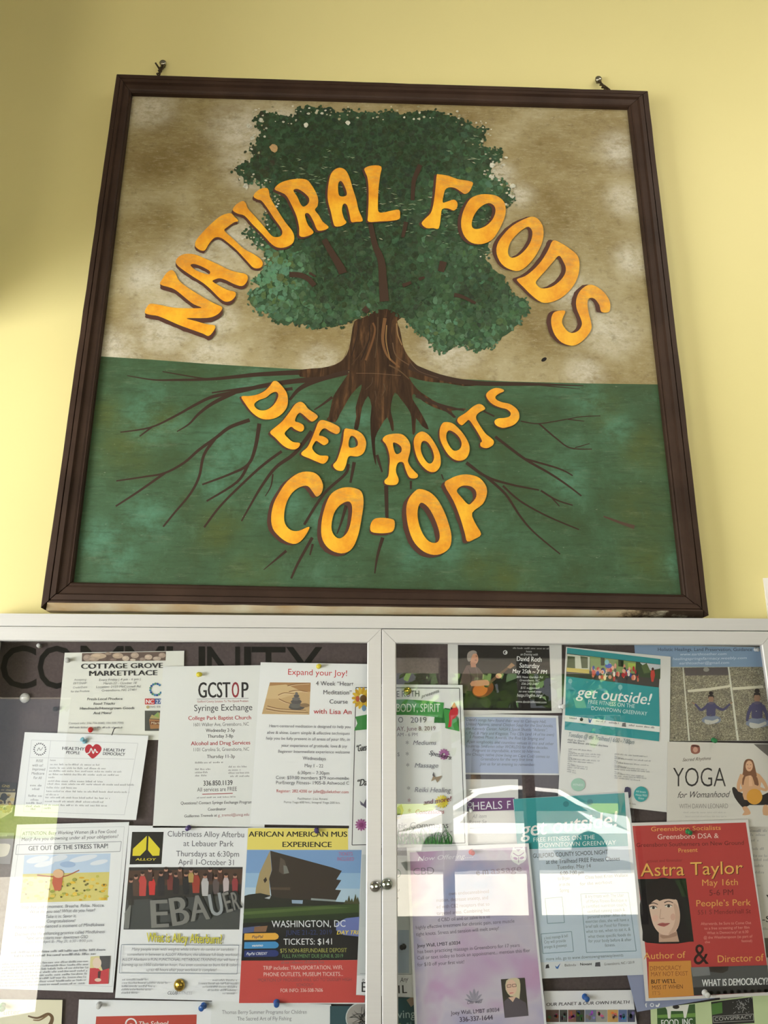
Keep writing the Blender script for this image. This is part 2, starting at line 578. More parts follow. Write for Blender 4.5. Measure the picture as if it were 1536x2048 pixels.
class Flyer:
    """a sheet of paper and what is printed on it; pixel positions are turned into points of the sheet's own plane"""
    def __init__(s, name, label, cat, quad, level, k='px', paper=(232, 232, 234), e=1.0, rough=0.6, base=None, group=None, y=None):
        s.y = SHEETS_Y - level * LEVEL if y is None else y
        s.k(k)
        s.e = e
        s.L = 1
        s.parts = {}
        s.w0 = 0.0003
        q = s.tr(quad)
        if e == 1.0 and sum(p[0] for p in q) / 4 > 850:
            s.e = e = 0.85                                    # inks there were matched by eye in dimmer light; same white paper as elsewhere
        s.base = P(sum(p[0] for p in q) / 4, max(p[1] for p in q), s.y)
        s.root = empty(name, s.base, label, cat, group)
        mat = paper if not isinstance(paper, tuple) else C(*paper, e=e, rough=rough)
        n, m = 6, 8
        mb = MB()
        vs = []
        for side in (0, s.w0):
            for j in range(m + 1):
                for i in range(n + 1):
                    a, b = i / n, j / m
                    x = (q[0][0] * (1 - a) + q[1][0] * a) * (1 - b) + (q[3][0] * (1 - a) + q[2][0] * a) * b
                    z = (q[0][1] * (1 - a) + q[1][1] * a) * (1 - b) + (q[3][1] * (1 - a) + q[2][1] * a) * b
                    vs.append(P(x, z, s.y) + Vector((0, side, 0)))
        N = (n + 1) * (m + 1)
        fs = []
        for j in range(m):
            for i in range(n):
                a = j * (n + 1) + i
                fs.append((a, a + 1, a + n + 2, a + n + 1))
                fs.append((N + a, N + a + n + 1, N + a + n + 2, N + a + 1))
        rim = [i for i in range(n + 1)] + [(j + 1) * (n + 1) + n for j in range(m)] + [m * (n + 1) + i for i in range(n - 1, -1, -1)] + [j * (n + 1) for j in range(m - 1, 0, -1)]
        for a, b in zip(rim, rim[1:] + rim[:1]):
            fs.append((b, a, N + a, N + b))
        mb.add(vs, fs, mat)
        mb.build('sheet', s.root)

    def k(s, k):
        s.ox, s.oy, s.s = KS[k]
        return s

    def tr(s, pts):
        return [(s.ox + x * s.s, s.oy + y * s.s) for x, y in pts]

    def mb(s, part):
        if part not in s.parts:
            s.parts[part] = MB()
        return s.parts[part]

    def mat(s, c):
        return c if not isinstance(c, tuple) else C(*c, e=s.e)

    def depth(s):
        return s.y - STEP * s.L

    def poly(s, part, pts, c, holes=(), sm=0, flat=False):
        if sm:
            pts = smooth_poly(pts, sm)
            holes = [smooth_poly(h, sm) for h in holes]
        loops = [s.tr(pts)] + [s.tr(h) for h in holes]
        v, t = tess(loops)
        if not flat:
            s.L += 1
        s.mb(part).add([P(x, y, s.depth()) for x, y in v], t, s.mat(c))
        return s

    def rect(s, part, x0, y0, x1, y1, c):
        return s.poly(part, [(x0, y0), (x1, y0), (x1, y1), (x0, y1)], c)

    def ell(s, part, cx, cy, rx, ry, c, n=20, rot=0.0, flat=False):
        ca, sa = math.cos(rot), math.sin(rot)
        return s.poly(part, [(cx + rx * math.cos(a) * ca - ry * math.sin(a) * sa, cy + rx * math.cos(a) * sa + ry * math.sin(a) * ca)
                             for a in [2 * math.pi * i / n for i in range(n)]], c, flat=flat)

    def ring(s, part, cx, cy, r, w, c, n=24):
        o = [(cx + r * math.cos(2 * math.pi * i / n), cy + r * math.sin(2 * math.pi * i / n)) for i in range(n)]
        h = [(cx + (r - w) * math.cos(2 * math.pi * i / n), cy + (r - w) * math.sin(2 * math.pi * i / n)) for i in range(n)]
        return s.poly(part, o, c, [h])

    def stroke(s, part, pts, w0, w1, c, flat=False):
        L, R = ribbon(pts, w0, w1)
        n = len(L)
        if not flat:
            s.L += 1
        v = s.tr(L) + s.tr(R)
        s.mb(part).add([P(x, y, s.depth()) for x, y in v], [(i, i + 1, n + i + 1, n + i) for i in range(n - 1)], s.mat(c))
        return s

    def frame(s, part, pts, w, c):
        for a, b in zip(pts, pts[1:] + pts[:1]):
            s.stroke(part, [a, b], w, w, c, flat=True)
        return s

    def text(s, part, txt, x0, y0, x1, y1, h, c, st='r', slant=0.0):
        adv = sum(_glyph[st, ch][2] for ch in txt)
        dx, dy = x1 - x0, y1 - y0
        l = math.hypot(dx, dy)
        ux, uy = dx / l, dy / l
        cap = _glyph[st, 'cap']
        x = 0.0
        if h * s.s < 7.6 and sum(c) < 420 and part == 'body_text':
            c = tuple(int(v + (205 - v) * 0.22) for v in c)
        mat = s.mat(c)
        yy = s.y - STEP * (s.L + 2)
        for ch in txt:
            gv, gf, ga = _glyph[st, ch]
            for q, sh in enumerate((-0.5, 0.0, 0.5) if st == 'b' else (0.0,)):
                vs = []
                for gx, gy in gv:
                    a = (x + gx) / adv * l + sh * min(0.085 * h, 0.075 * l / len(txt)) + slant * gy / cap * h
                    b = gy / cap * h
                    p = s.tr([(x0 + ux * a + uy * b, y0 + uy * a - ux * b)])[0]
                    vs.append(P(p[0], p[1], yy - 0.000006 * q))
                s.mb(part).add(vs, gf, mat)
            x += ga
        return s

    def lines(s, part, rows, h, c, st='r', slant=0.0):
        for t, x0, y0, x1, y1 in rows:
            s.text(part, t, x0, y0, x1, y1, h, c, st, slant)
        return s

    def grey(s, part, x0, y0, x1, y1, h, c):
        """a line of print too small to read: word-long dashes of uneven height"""
        r = random.Random(int(x0 * 7 + y0 * 13))
        c = tuple(int(v + (205 - v) * 0.25) for v in c) if sum(c) < 560 else c
        l = math.hypot(x1 - x0, y1 - y0)
        ux, uy = (x1 - x0) / l, (y1 - y0) / l
        a = 0.0
        while a < l:
            w = min(l - a, h * r.uniform(1.2, 4.0))
            g = a
            while g < a + w - h * 0.2:
                gw, gh = h * r.uniform(0.20, 0.34), h * r.choice((0.55, 0.6, 0.62, 0.9))
                sl = h * 0.08
                v = s.tr([(x0 + ux * p + uy * q, y0 + uy * p - ux * q) for p, q in ((g, 0.0), (g + gw, 0.0), (g + gw + sl, gh), (g + sl, gh))])
                s.mb(part).add([P(x, y, s.depth() - STEP) for x, y in v], [(0, 1, 2, 3)], s.mat(c))
                g += gw + h * r.uniform(0.14, 0.24)
            a += w + h * 0.55
        return s

    def done(s):
        for name, mb in s.parts.items():
            mb.build(name.split('#')[0], s.root)
        return s.root

# ------------------------------------------------------------------ room shell
XL, XR, YF, ZT = -3.0, 3.6, -4.65, 3.95
M_PLASTER = C(165, 162, 154, rough=0.8)
M_CEIL = C(140, 139, 136, rough=0.85)
M_FLOOR = speckle('speckled_concrete_floor', (128, 124, 118), (112, 108, 102), 30, 0.5)
MB().box(XL - 0.2, XR + 0.2, 0.0, 0.18, -0.12, ZT + 0.1, M_WALL).build('wall_back', kind='structure')
MB().box(XL - 0.2, XR + 0.2, YF - 0.2, 0.0, -0.12, 0.0, M_FLOOR).build('floor', kind='structure')
MB().box(XL - 0.2, XR + 0.2, YF - 0.2, 0.0, ZT, ZT + 0.1, M_CEIL).build('ceiling', kind='structure')
MB().box(XR, XR + 0.2, YF, 0.0, 0.0, ZT, M_PLASTER).build('wall_right', kind='structure')
mb = MB()
for b in ((YF, -3.05, 0, ZT), (-1.0, 0.0, 0, ZT), (-3.05, -1.0, 0, 0.52), (-3.05, -1.0, 2.0, ZT)):
    mb.box(XL - 0.2, XL, b[0], b[1], b[2], b[3], M_PLASTER)
mb.build('wall_left', kind='structure')
mb = MB()
mb.box(0.10, XR, YF - 0.15, YF, 0.0, 0.62, M_PLASTER)
mb.box(XL, XR, YF - 0.15, YF, 2.45, ZT, M_PLASTER)
DX = P(84, 1900, 2 * -0.047 - YF).x
WX = [0.10, 0.72, 1.32, 2.10]
mb.box(DX, WX[0], YF - 0.15, YF, 0.62, 2.45, M_PLASTER)
mb.box(DX, WX[0], YF - 0.15, YF, 0.0, 0.62, M_PLASTER)
mb.box(XL, DX, YF - 0.15, YF, 2.15, 2.45, M_PLASTER)
mb.box(WX[-1], XR, YF - 0.15, YF, 0.62, 2.45, M_PLASTER)
mb.build('wall_front', kind='structure')
M_MULL = C(70, 68, 66, rough=0.5)
mb = MB()
for x in WX:
    mb.box(x - 0.035, x + 0.035, YF - 0.13, YF - 0.02, 0.62, 2.45, M_MULL)
for z in (0.645, 2.06, 2.725):
    mb.box(WX[0], WX[-1], YF - 0.12, YF - 0.03, z - 0.025, z + 0.025, M_MULL)
mb.build('window_1', kind='structure')

# ------------------------------------------------------------------ outdoors, seen as reflections in the case's glass
M_PAVE = speckle('pale_concrete_paving', (205, 200, 190), (190, 185, 176), 3, 0.9)
M_ASPH = speckle('grey_asphalt', (128, 126, 124), (112, 110, 108), 6, 0.9)
M_LAWN = speckle('dry_lawn', (150, 165, 90), (120, 140, 66), 4, 0.9)
MB().box(-30, 30, YF - 9.2, YF - 0.15, -0.14, -0.02, M_PAVE).build('pavement', kind='structure')
MB().box(-30, 30, YF - 19, YF - 9.2, -0.16, -0.06, M_ASPH).build('road', kind='structure')
MB().box(-30, 30, YF - 46, YF - 19, -0.16, 0.02, M_LAWN).build('lawn', kind='structure')


MB().box(-0.9, 4.2, YF - 2.4, YF - 0.15, 2.62, 2.85, C(120, 112, 104)).build('roof_canopy', kind='structure')


def car(name, x, y, body_rgb, label, flip=1):
    root = empty(name, (x, y, -0.02), label, 'car')
    paint = C(*body_rgb, rough=0.25, spec=0.5)
    prof = [(-2.2, 0.32), (-2.25, 0.62), (-2.1, 0.86), (-1.35, 0.95), (-0.62, 1.36), (0.2, 1.45), (0.95, 1.38), (1.62, 0.98), (2.15, 0.90), (2.25, 0.6), (2.2, 0.32)]
    w = [0.80, 0.86, 0.86, 0.86, 0.62, 0.60, 0.62, 0.84, 0.84, 0.84, 0.80]
    A = [Vector((x + flip * px, y - ww, pz - 0.02)) for (px, pz), ww in zip(prof, w)]
    B = [Vector((x + flip * px, y + ww, pz - 0.02)) for (px, pz), ww in zip(prof, w)]
    m = MB()
    n = len(A)
    m.add(A + B, [(i, (i + 1) % n, n + (i + 1) % n, n + i) for i in range(n)] + [tuple(range(n)), tuple(range(2 * n - 1, n - 1, -1))], paint)
    m.build('body', root)
    gl = C(40, 50, 56, rough=0.1, spec=0.6)
    g = MB()
    for s in (-1, 1):
        q = [(-1.12, 1.00, 0.865), (-0.60, 1.30, 0.665), (0.18, 1.38, 0.635), (0.88, 1.32, 0.665), (1.40, 1.00, 0.865)]
        g.add([Vector((x + flip * a, y + s * (c + 0.012), b - 0.02)) for a, b, c in q], [tuple(range(5))], gl)
    for q in ([(-1.30, 1.00, 0.78), (-0.68, 1.345, 0.57)], [(1.52, 1.07, 0.74), (1.02, 1.37, 0.57)]):
        (a0, b0, c0), (a1, b1, c1) = q
        dx = -0.03 if a0 < 0 else 0.03
        g.add([Vector((x + flip * (a0 + dx), y - c0, b0)), Vector((x + flip * (a0 + dx), y + c0, b0)), Vector((x + flip * (a1 + dx), y + c1, b1)), Vector((x + flip * (a1 + dx), y - c1, b1))], [(0, 1, 2, 3)], gl)
    g.build('windows', root)
    for wx in (-1.4, 1.4):
        for s in (-1, 1):
            m = MB()
            m.lathe((x + flip * wx, y + s * 0.70, 0.30), (0, s, 0), [(0.05, 0), (0.33, 0.01), (0.335, 0.1), (0.31, 0.19), (0.2, 0.2), (0.19, 0.17), (0.03, 0.18)], C(30, 30, 32), 24)
            m.build('wheel', root)
    return root


def leafy_tree(x, y, h, label):
    root = empty('tree', (x, y, 0.02), label, 'tree', None)
    MB().tube([(x, y, 0.02), (x + 0.1, y, h * 0.3), (x, y + 0.1, h * 0.55)], 0.22, C(84, 66, 50), 10, 0.1).build('trunk', root)
    m = MB()
    r = random.Random(int(x * 10))
    g = [C(70, 100, 48), C(52, 84, 40), C(92, 120, 58)]
    for i in range(420):
        d = Vector((r.gauss(0, 1), r.gauss(0, 1), r.gauss(0, 0.8)))
        d = d.normalized() * h * 0.36 * r.uniform(0.4, 1.0)
        c = Vector((x, y, h * 0.66)) + d
        a = Vector((r.uniform(-1, 1), r.uniform(-1, 1), r.uniform(-1, 1))).normalized() * 0.35
        b = a.orthogonal().normalized() * 0.26
        m.add([c - a, c - b, c + a, c + b], [(0, 1, 2, 3)], g[i % 3])
    m.build('crown', root)
    return root


car('sedan', 3.1, YF - 10.8, (238, 238, 240), 'white sedan parked outside, seen only as a pale reflection in the right glass door')
for tx, ty, th, tl in ((-7.5, YF - 24, 8.0, 'leafy tree across the road, furthest left beyond the lawn'), (-1.5, YF - 27, 9.0, 'tall leafy tree across the road left of the white sedan'),
                       (4.6, YF - 25, 7.5, 'leafy tree across the road behind the white sedan'), (11.0, YF - 28, 9.0, 'tall leafy tree beyond the lawn to the far side of the white sedan')):
    leafy_tree(tx, ty, th, tl)

# an added unseen box, sized to throw soft shade on the wall's left
cz0, ch, cd = P(0, 560, 0).z - 0.17, 1.55, 0.65
cx1 = -2.0
while proj((cx1 + 0.01, 0.0, 3.5))[0] < -6:
    cx1 += 0.01
blocker = empty('shade_box', (cx1 - 0.35, -cd / 2, cz0), 'plain white box added out of view to shade the wall left of the sign', 'shading box')
MB().box(cx1 - 0.7, cx1, -cd, -0.0005, cz0, cz0 + ch, C(214, 210, 200)).build('body', blocker)
for k in (0, 1):
    MB().box(cx1 - 0.695 + 0.35 * k, cx1 - 0.355 + 0.35 * k, -cd - 0.018, -cd - 0.0005, cz0 + 0.005, cz0 + ch - 0.005, C(220, 216, 206)).build('door', blocker)  # thin front panels on the added shading box

# ------------------------------------------------------------------ notice case
YC, YG, YB = -0.055, -0.047, -0.0115
z_top = P(762, 1232, YC).z
z_seam = P(762, 1256.5, YC).z
z_glass = P(762, 1284.5, YC).z
z_bot = z_top - 0.98
x_l, x_r = P(-60, 1300, YC).x, P(1577, 1300, YC).x
x_m = P(763.5, 1300, YC).x
case = empty('notice_case', (x_m, -0.03, z_bot), 'wide silver aluminium notice case with two glass doors under the painted sign', 'notice case')
mb = MB()
mb.box(x_l, x_r, YB, -0.0005, z_bot, z_top - 0.002, M_BACK)
mb.build('back_board', case)
mb = MB()
bw = z_top - z_seam
mb.box(x_l, x_r, YC, -0.0005, z_seam, z_top, M_ALU)
mb.build('top_rail', case)
MB().box(x_l, x_r, YC, -0.0005, z_bot, z_bot + bw, M_ALU).build('bottom_rail', case)
MB().box(x_l, x_l + bw, YC, -0.0005, z_bot + bw, z_seam, M_ALU).build('side_rail', case)
MB().box(x_r - bw, x_r, YC, -0.0005, z_bot + bw, z_seam, M_ALU).build('side_rail', case)


def door(x0, x1, gap, lock_px, lock_rgb):
    d = empty('door', (0, 0, 0))
    d.parent = case
    d.location = Vector(((x0 + x1) / 2, YC, z_bot)) - case.location
    z0, z1 = z_bot + bw + 0.001, z_seam - gap
    w = z_seam - z_glass
    g = 0.0003
    yf, yb = YC - 0.0005, YC + 0.016

    def rail(o, i, name):
        lip = 0.0016
        prof = [(0.0, yb), (0.0, yf + 0.0008), (0.04, yf), (0.93, yf), (1.0, yf + lip), (1.0, yf + 0.0085)]
        m = MB()
        A, B = [], []
        for t, y in prof:
            a = Vector(o[0]).lerp(Vector(i[0]), t)
            b = Vector(o[1]).lerp(Vector(i[1]), t)
            A.append(Vector((a.x, y, a.y)))
            B.append(Vector((b.x, y, b.y)))
        n = len(A)
        m.add(A + B, [(k, k + 1, n + k + 1, n + k) for k in range(n - 1)] + [(n - 1, 0, n, 2 * n - 1), tuple(range(n - 1, -1, -1)), tuple(range(n, 2 * n))], M_ALU)
        m.build(name, d)
    rail([(x0 + g, z1), (x1 - g, z1)], [(x0 + w + g, z1 - w), (x1 - w - g, z1 - w)], 'frame_rail')
    rail([(x1 - g, z0), (x0 + g, z0)], [(x1 - w - g, z0 + w), (x0 + w + g, z0 + w)], 'frame_rail')
    rail([(x1, z1 - g), (x1, z0 + g)], [(x1 - w, z1 - w - g), (x1 - w, z0 + w + g)], 'frame_stile')
    rail([(x0, z0 + g), (x0, z1 - g)], [(x0 + w, z0 + w + g), (x0 + w, z1 - w - g)], 'frame_stile')
    gl = MB()
    gl.box(x0 + w - 0.003, x1 - w + 0.003, YG, YG + 0.003, z0 + w - 0.003, z1 - w + 0.003, M_GLASS)
    gl.build('glass_pane', d)
    p = P(lock_px[0], lock_px[1], YC)
    lk = MB()
    lk.lathe((p.x, yf + 0.001, p.z), (0, -1, 0), [(0.0098, 0), (0.0098, 0.0035), (0.0088, 0.006), (0.006, 0.0078), (0.002, 0.0084)], C(*lock_rgb, metal=1.0, rough=0.07), 28)
    lo = lk.build('lock', d, smooth=True)
    lo['label'] = 'domed chrome lock'
    return d


door(x_l + bw + 0.001, x_m - 0.0006, 0.0008, (750.5, 1772.5), (215, 214, 208))
door(x_m + 0.0006, x_r - bw - 0.001, 0.0016, (774, 1768), (205, 215, 205))  # a green reflection is put into this lock's chrome colour

# black display letters on the board
mb = MB()
r0, r1 = 1290.5, 1377.5
for ch, xa, xb in (('C', 1, 73), ('O', 75, 152), ('M', 161, 247), ('M', 250, 329), ('U', 333, 410), ('N', 414, 480), ('I', 488, 502), ('T', 503, 571), ('Y', 572, 645)):
    gv, gf, ga = _glyph['b', ch]
    xs, ys = [v[0] for v in gv], [v[1] for v in gv]
    vs = []
    for gx, gy in gv:
        u = xa + (gx - min(xs)) / (max(xs) - min(xs)) * (xb - xa)
        v = r1 + u * 0.0057 - (gy - min(ys)) / (max(ys) - min(ys)) * (r1 - r0)
        vs.append(P(u, v, YB - 0.0006))
    mb.add(vs, gf, C(24, 23, 23, rough=0.8, spec=0.1))
o = mb.build('lettering', case)
o['label'] = 'large black capital lettering across the felt'

# ------------------------------------------------------------------ painted sign
YS, YR = -0.034, -0.054
sign = empty('painted_sign', P(757, 1215, -0.03), 'large square painted wooden sign with a green tree and mustard lettering in a brown frame', 'sign')
INN = [(263, 186), (1257, 214), (1366, 1189), (144, 1164)]
HZ = [(190, 712), (300, 719), (420, 728), (520, 734), (640, 741), (760, 747), (900, 757), (1020, 763), (1180, 767), (1330, 769)]
mb = MB()
top = [P(x, y, YS) for x, y in [(255, 182)] + HZ[:1]]
sky = [(255, 178)] + HZ + [(1265, 206)]
gnd = [(136, 1172)] + HZ + [(1374, 1198)]
for poly, m in ((sky, M_SKY), (gnd, M_GROUND)):
    v, t = tess([poly])
    mb.add([P(x, y, YS) for x, y in v], t, m)
back = [P(x, y, YS) + Vector((0, 0.012, 0)) for x, y in ((255, 178), (1265, 206), (1374, 1198), (136, 1172))]
mb.add(back, [(0, 1, 2, 3)], M_WOOD)
board = mb.build('board', sign)
board['label'] = 'plywood panel painted tan above and green below'

OUT = [(233, 147.5), (1296, 181.5), (1418, 1231), (81, 1216)]
yo = YR
FR_PROF = [(0.0, -0.004), (0.0, -0.0525), (0.03, YR), (0.26, YR), (0.275, YR + 0.0035), (0.295, YR + 0.0035), (0.31, YR - 0.0008), (0.50, YR - 0.0008), (0.56, YR + 0.005), (0.80, YR + 0.0065),
           (0.88, YR + 0.0085), (0.93, YR + 0.0065), (0.99, YR + 0.010), (1.0, YS - 0.0002)]
OX = [P(x, y, YR) for x, y in OUT]
IX = [P(x, y, YR + 0.010) for x, y in INN]


def rail(a, b, name, gap, worn=False, label=None):
    m = MB()
    FR = list(FR_PROF)
    if worn:
        FR[1], FR[2] = (0.0, -0.030), (0.20, YR)
    ends = []
    for q, sgn in ((a, 1), (b, -1)):
        other = b if q == a else a
        d = (OX[other] - OX[q]).normalized() * gap
        ends.append([Vector((OX[q].x + (IX[q].x - OX[q].x) * t + d.x, y, OX[q].z + (IX[q].z - OX[q].z) * t + d.z)) for t, y in FR])
    n = len(FR)
    k = 24
    vs = []
    r = random.Random(a)
    for j in range(k + 1):
        for i in range(n):
            p = ends[0][i].lerp(ends[1][i], j / k)
            if 0 < j < k and i < 4:
                p = p + Vector((r.uniform(-1, 1), r.uniform(-0.4, 0.4), r.uniform(-1, 1))) * 0.0006
            vs.append(p)
    fs = [(j * n + i, j * n + i + 1, (j + 1) * n + i + 1, (j + 1) * n + i) for j in range(k) for i in range(2 if worn else 1, n - 1)]
    fs += [(j * n + n - 1, j * n, (j + 1) * n, (j + 1) * n + n - 1) for j in range(k)]
    m.add(vs, fs + [tuple(range(n - 1, -1, -1)), tuple(k * n + i for i in range(n))], M_WOOD)
    m.add(vs, [(j * n + q, j * n + q + 1, (j + 1) * n + q + 1, (j + 1) * n + q) for j in range(k) for q in ((0, 1) if worn else (0,))], M_WORN if worn else M_WOOD)
    o = m.build(name, sign)
    if label:
        o['label'] = label
    return o


rail(0, 1, 'frame_rail', 0.0006)
rail(1, 2, 'frame_rail', 0.0006)
rail(3, 2, 'frame_rail', 0.0014, True, 'brown rail with a pale worn lower edge')
rail(0, 3, 'frame_rail', 0.0010)


class Paint:
    """flat layers of paint on the board"""
    L = 1

    @staticmethod
    def y():
        return YS - 0.00012 - 0.00006 * Paint.L


def paint_polys(mb, loops_list, mat):
    for loops in loops_list:
        v, t = tess(loops)
        mb.add([P(x, y, Paint.y()) for x, y in v], t, mat)


def stroke_into(mb, pts, w0, w1, mat, dy=0.0):
    L, R = ribbon(pts, w0, w1)
    n = len(L)
    mb.add([P(x, y, Paint.y() - dy) for x, y in L + R], [(i, i + 1, n + i + 1, n + i) for i in range(n - 1)], mat)


def crop(ox, oy, s, pts):
    return [(ox + x * s, oy + y * s) for x, y in pts]


tree = empty('painted_tree', (0, 0, 0))
tree.parent = sign
tree.location = P(760, 740, YS) - sign.location

# --- roots
M_ROOT = C(52, 36, 25, e=E_SIGN)
ROOT_DY = 0.0
A3, A4 = (60, 640, 740 / 1536), (760, 640, 740 / 1536)
for base, pts, w0, w1 in (
        (A3, [(1345, 198), (1240, 212), (1100, 218), (950, 226), (850, 236), (740, 246), (600, 249), (510, 248), (403, 231)], 26, 3),
        (A3, [(740, 246), (670, 235), (550, 214)], 7, 4),
        (A3, [(1320, 212), (1200, 246), (1120, 285), (1078, 332)], 30, 10),
        (A3, [(1190, 246), (1080, 256), (960, 275), (870, 296), (760, 318), (690, 350), (600, 400), (500, 446), (375, 466)], 22, 5),
        (A3, [(960, 276), (870, 286), (755, 302)], 12, 6), (A3, [(850, 300), (760, 345), (700, 390), (660, 432), (610, 463)], 18, 4),
        (A3, [(505, 445), (455, 483)], 8, 5), (A3, [(1090, 285), (1040, 292), (1000, 300)], 14, 8),
        (A3, [(912, 415), (830, 445), (770, 490), (700, 540), (640, 592), (560, 635), (480, 650), (358, 668)], 16, 6),
        (A3, [(560, 635), (450, 712), (356, 773)], 11, 7), (A3, [(770, 490), (722, 560), (702, 650), (665, 722), (600, 800), (553, 858)], 13, 7),
        (A3, [(952, 430), (935, 530), (905, 600), (830, 640), (715, 683)], 17, 7), (A3, [(905, 600), (860, 672), (733, 752)], 14, 7),
        (A3, [(1045, 545), (970, 600), (890, 672), (790, 772), (723, 861)], 12, 8), (A3, [(1255, 320), (1215, 350), (1180, 373)], 12, 5),
        (A3, [(1170, 462), (1100, 552), (1020, 612), (960, 692), (920, 760), (878, 835)], 18, 6), (A3, [(1008, 640), (1000, 690), (976, 732)], 7, 3),
        (A3, [(1322, 598), (1308, 640), (1220, 722), (1138, 850)], 12, 11), (A3, [(1346, 590), (1330, 676)], 15, 9),
        (A3, [(1064, 958), (970, 1037)], 12, 3), (A3, [(1172, 903), (1112, 1010), (1084, 1073)], 13, 8), (A3, [(1174, 930), (1162, 976)], 10, 6),
        (A3, [(1440, 560), (1452, 600), (1462, 632)], 13, 6), (A3, [(1480, 688), (1483, 822)], 13, 11), (A3, [(1464, 903), (1442, 980), (1431, 1052)], 15, 5),
        (A3, [(1312, 770), (1292, 840), (1274, 888)], 14, 4),
        (A4, [(120, 190), (250, 238), (400, 262), (600, 266), (700, 268), (845, 273)], 30, 3), (A4, [(600, 264), (720, 276), (830, 286)], 6, 2),
        (A4, [(150, 312), (240, 350), (350, 376)], 18, 6), (A4, [(240, 350), (312, 402)], 14, 6), (A4, [(430, 378), (475, 400)], 8, 6),
        (A4, [(585, 420), (660, 430), (780, 411), (840, 401), (915, 398)], 5, 3), (A4, [(780, 412), (848, 420)], 5, 3),
        (A4, [(660, 430), (730, 490), (790, 531), (880, 536)], 7, 4), (A4, [(810, 530), (870, 513)], 4, 3),
        (A4, [(478, 484), (600, 576), (700, 634), (770, 680), (836, 730)], 12, 6), (A4, [(600, 576), (740, 616), (800, 646)], 9, 5),
        (A4, [(358, 592), (440, 650), (540, 682), (660, 706)], 14, 6), (A4, [(440, 650), (520, 722), (580, 812), (640, 882), (748, 972)], 12, 5),
        (A4, [(510, 688), (580, 750), (690, 812), (826, 870)], 9, 5), (A4, [(668, 708), (730, 746), (800, 769)], 8, 5), (A4, [(715, 740), (745, 773)], 6, 4),
        (A4, [(255, 640), (263, 662)], 5, 4), (A4, [(128, 668), (128, 702)], 9, 8), (A4, [(24, 688), (28, 818)], 14, 13)):
    rm = MB()
    ROOT_DY += 0.000008
    stroke_into(rm, crop(*base, pts), w0 * base[2], w1 * base[2], M_ROOT, ROOT_DY)
    rm.build('root', tree)

mb = MB()
stroke_into(mb, crop(*A4, [(928, 815), (1000, 842), (1056, 860)]), 3, 8, C(74, 56, 44, e=E_SIGN))
o = mb.build('smudge', board)
mb = MB()
paint_polys(mb, [[[(1086 + 5.5 * math.cos(a) + 2, 719 + 4 * math.sin(a) - 2 * math.cos(a)) for a in [k * 0.524 for k in range(12)]]]], C(22, 16, 12))
mb.build('knot_hole', board)

# --- trunk
Paint.L = 3
S8 = (600, 580, 360 / 1536)
TR = [(465, 265), (440, 380), (418, 500), (372, 590), (300, 635), (180, 665), (0, 680), (0, 740), (100, 745), (200, 735), (320, 700), (425, 682), (380, 760), (300, 880), (275, 940), (245, 1080),
      (225, 1105), (300, 1130), (340, 1060), (385, 980), (440, 890), (525, 805), (510, 880), (475, 1000), (480, 1080), (460, 1180), (495, 1190), (515, 1090), (530, 1000), (580, 905), (610, 990),
      (600, 1100), (605, 1240), (622, 1400), (650, 1500), (642, 1360), (642, 1260), (680, 1180), (745, 1085), (780, 1195), (800, 1195), (795, 1120), (775, 1040), (780, 960), (810, 875), (860, 930),
      (920, 1010), (950, 1080), (960, 1230), (985, 1210), (990, 1095), (1040, 1160), (1100, 1190), (1060, 1100), (1010, 1010), (960, 930), (970, 885), (1050, 950), (1150, 1005), (1250, 1040),
      (1310, 1090), (1330, 1080), (1290, 1030), (1400, 1025), (1410, 1010), (1290, 1005), (1180, 965), (1080, 905), (1000, 845), (930, 742), (1010, 765), (1120, 785), (1250, 795), (1400, 820),
      (1536, 810), (1536, 782), (1350, 770), (1200, 740), (1090, 705), (990, 635), (920, 560), (880, 480), (865, 400), (850, 330), (830, 265), (880, 225), (840, 180), (800, 100), (790, 40), (760, -20),
      (710, 0), (680, 70), (655, 140), (630, 185), (540, 235)]
tm = MB()
paint_polys(tm, [[smooth_poly(crop(*S8, TR), 2)]], M_BARK)
Paint.L = 4
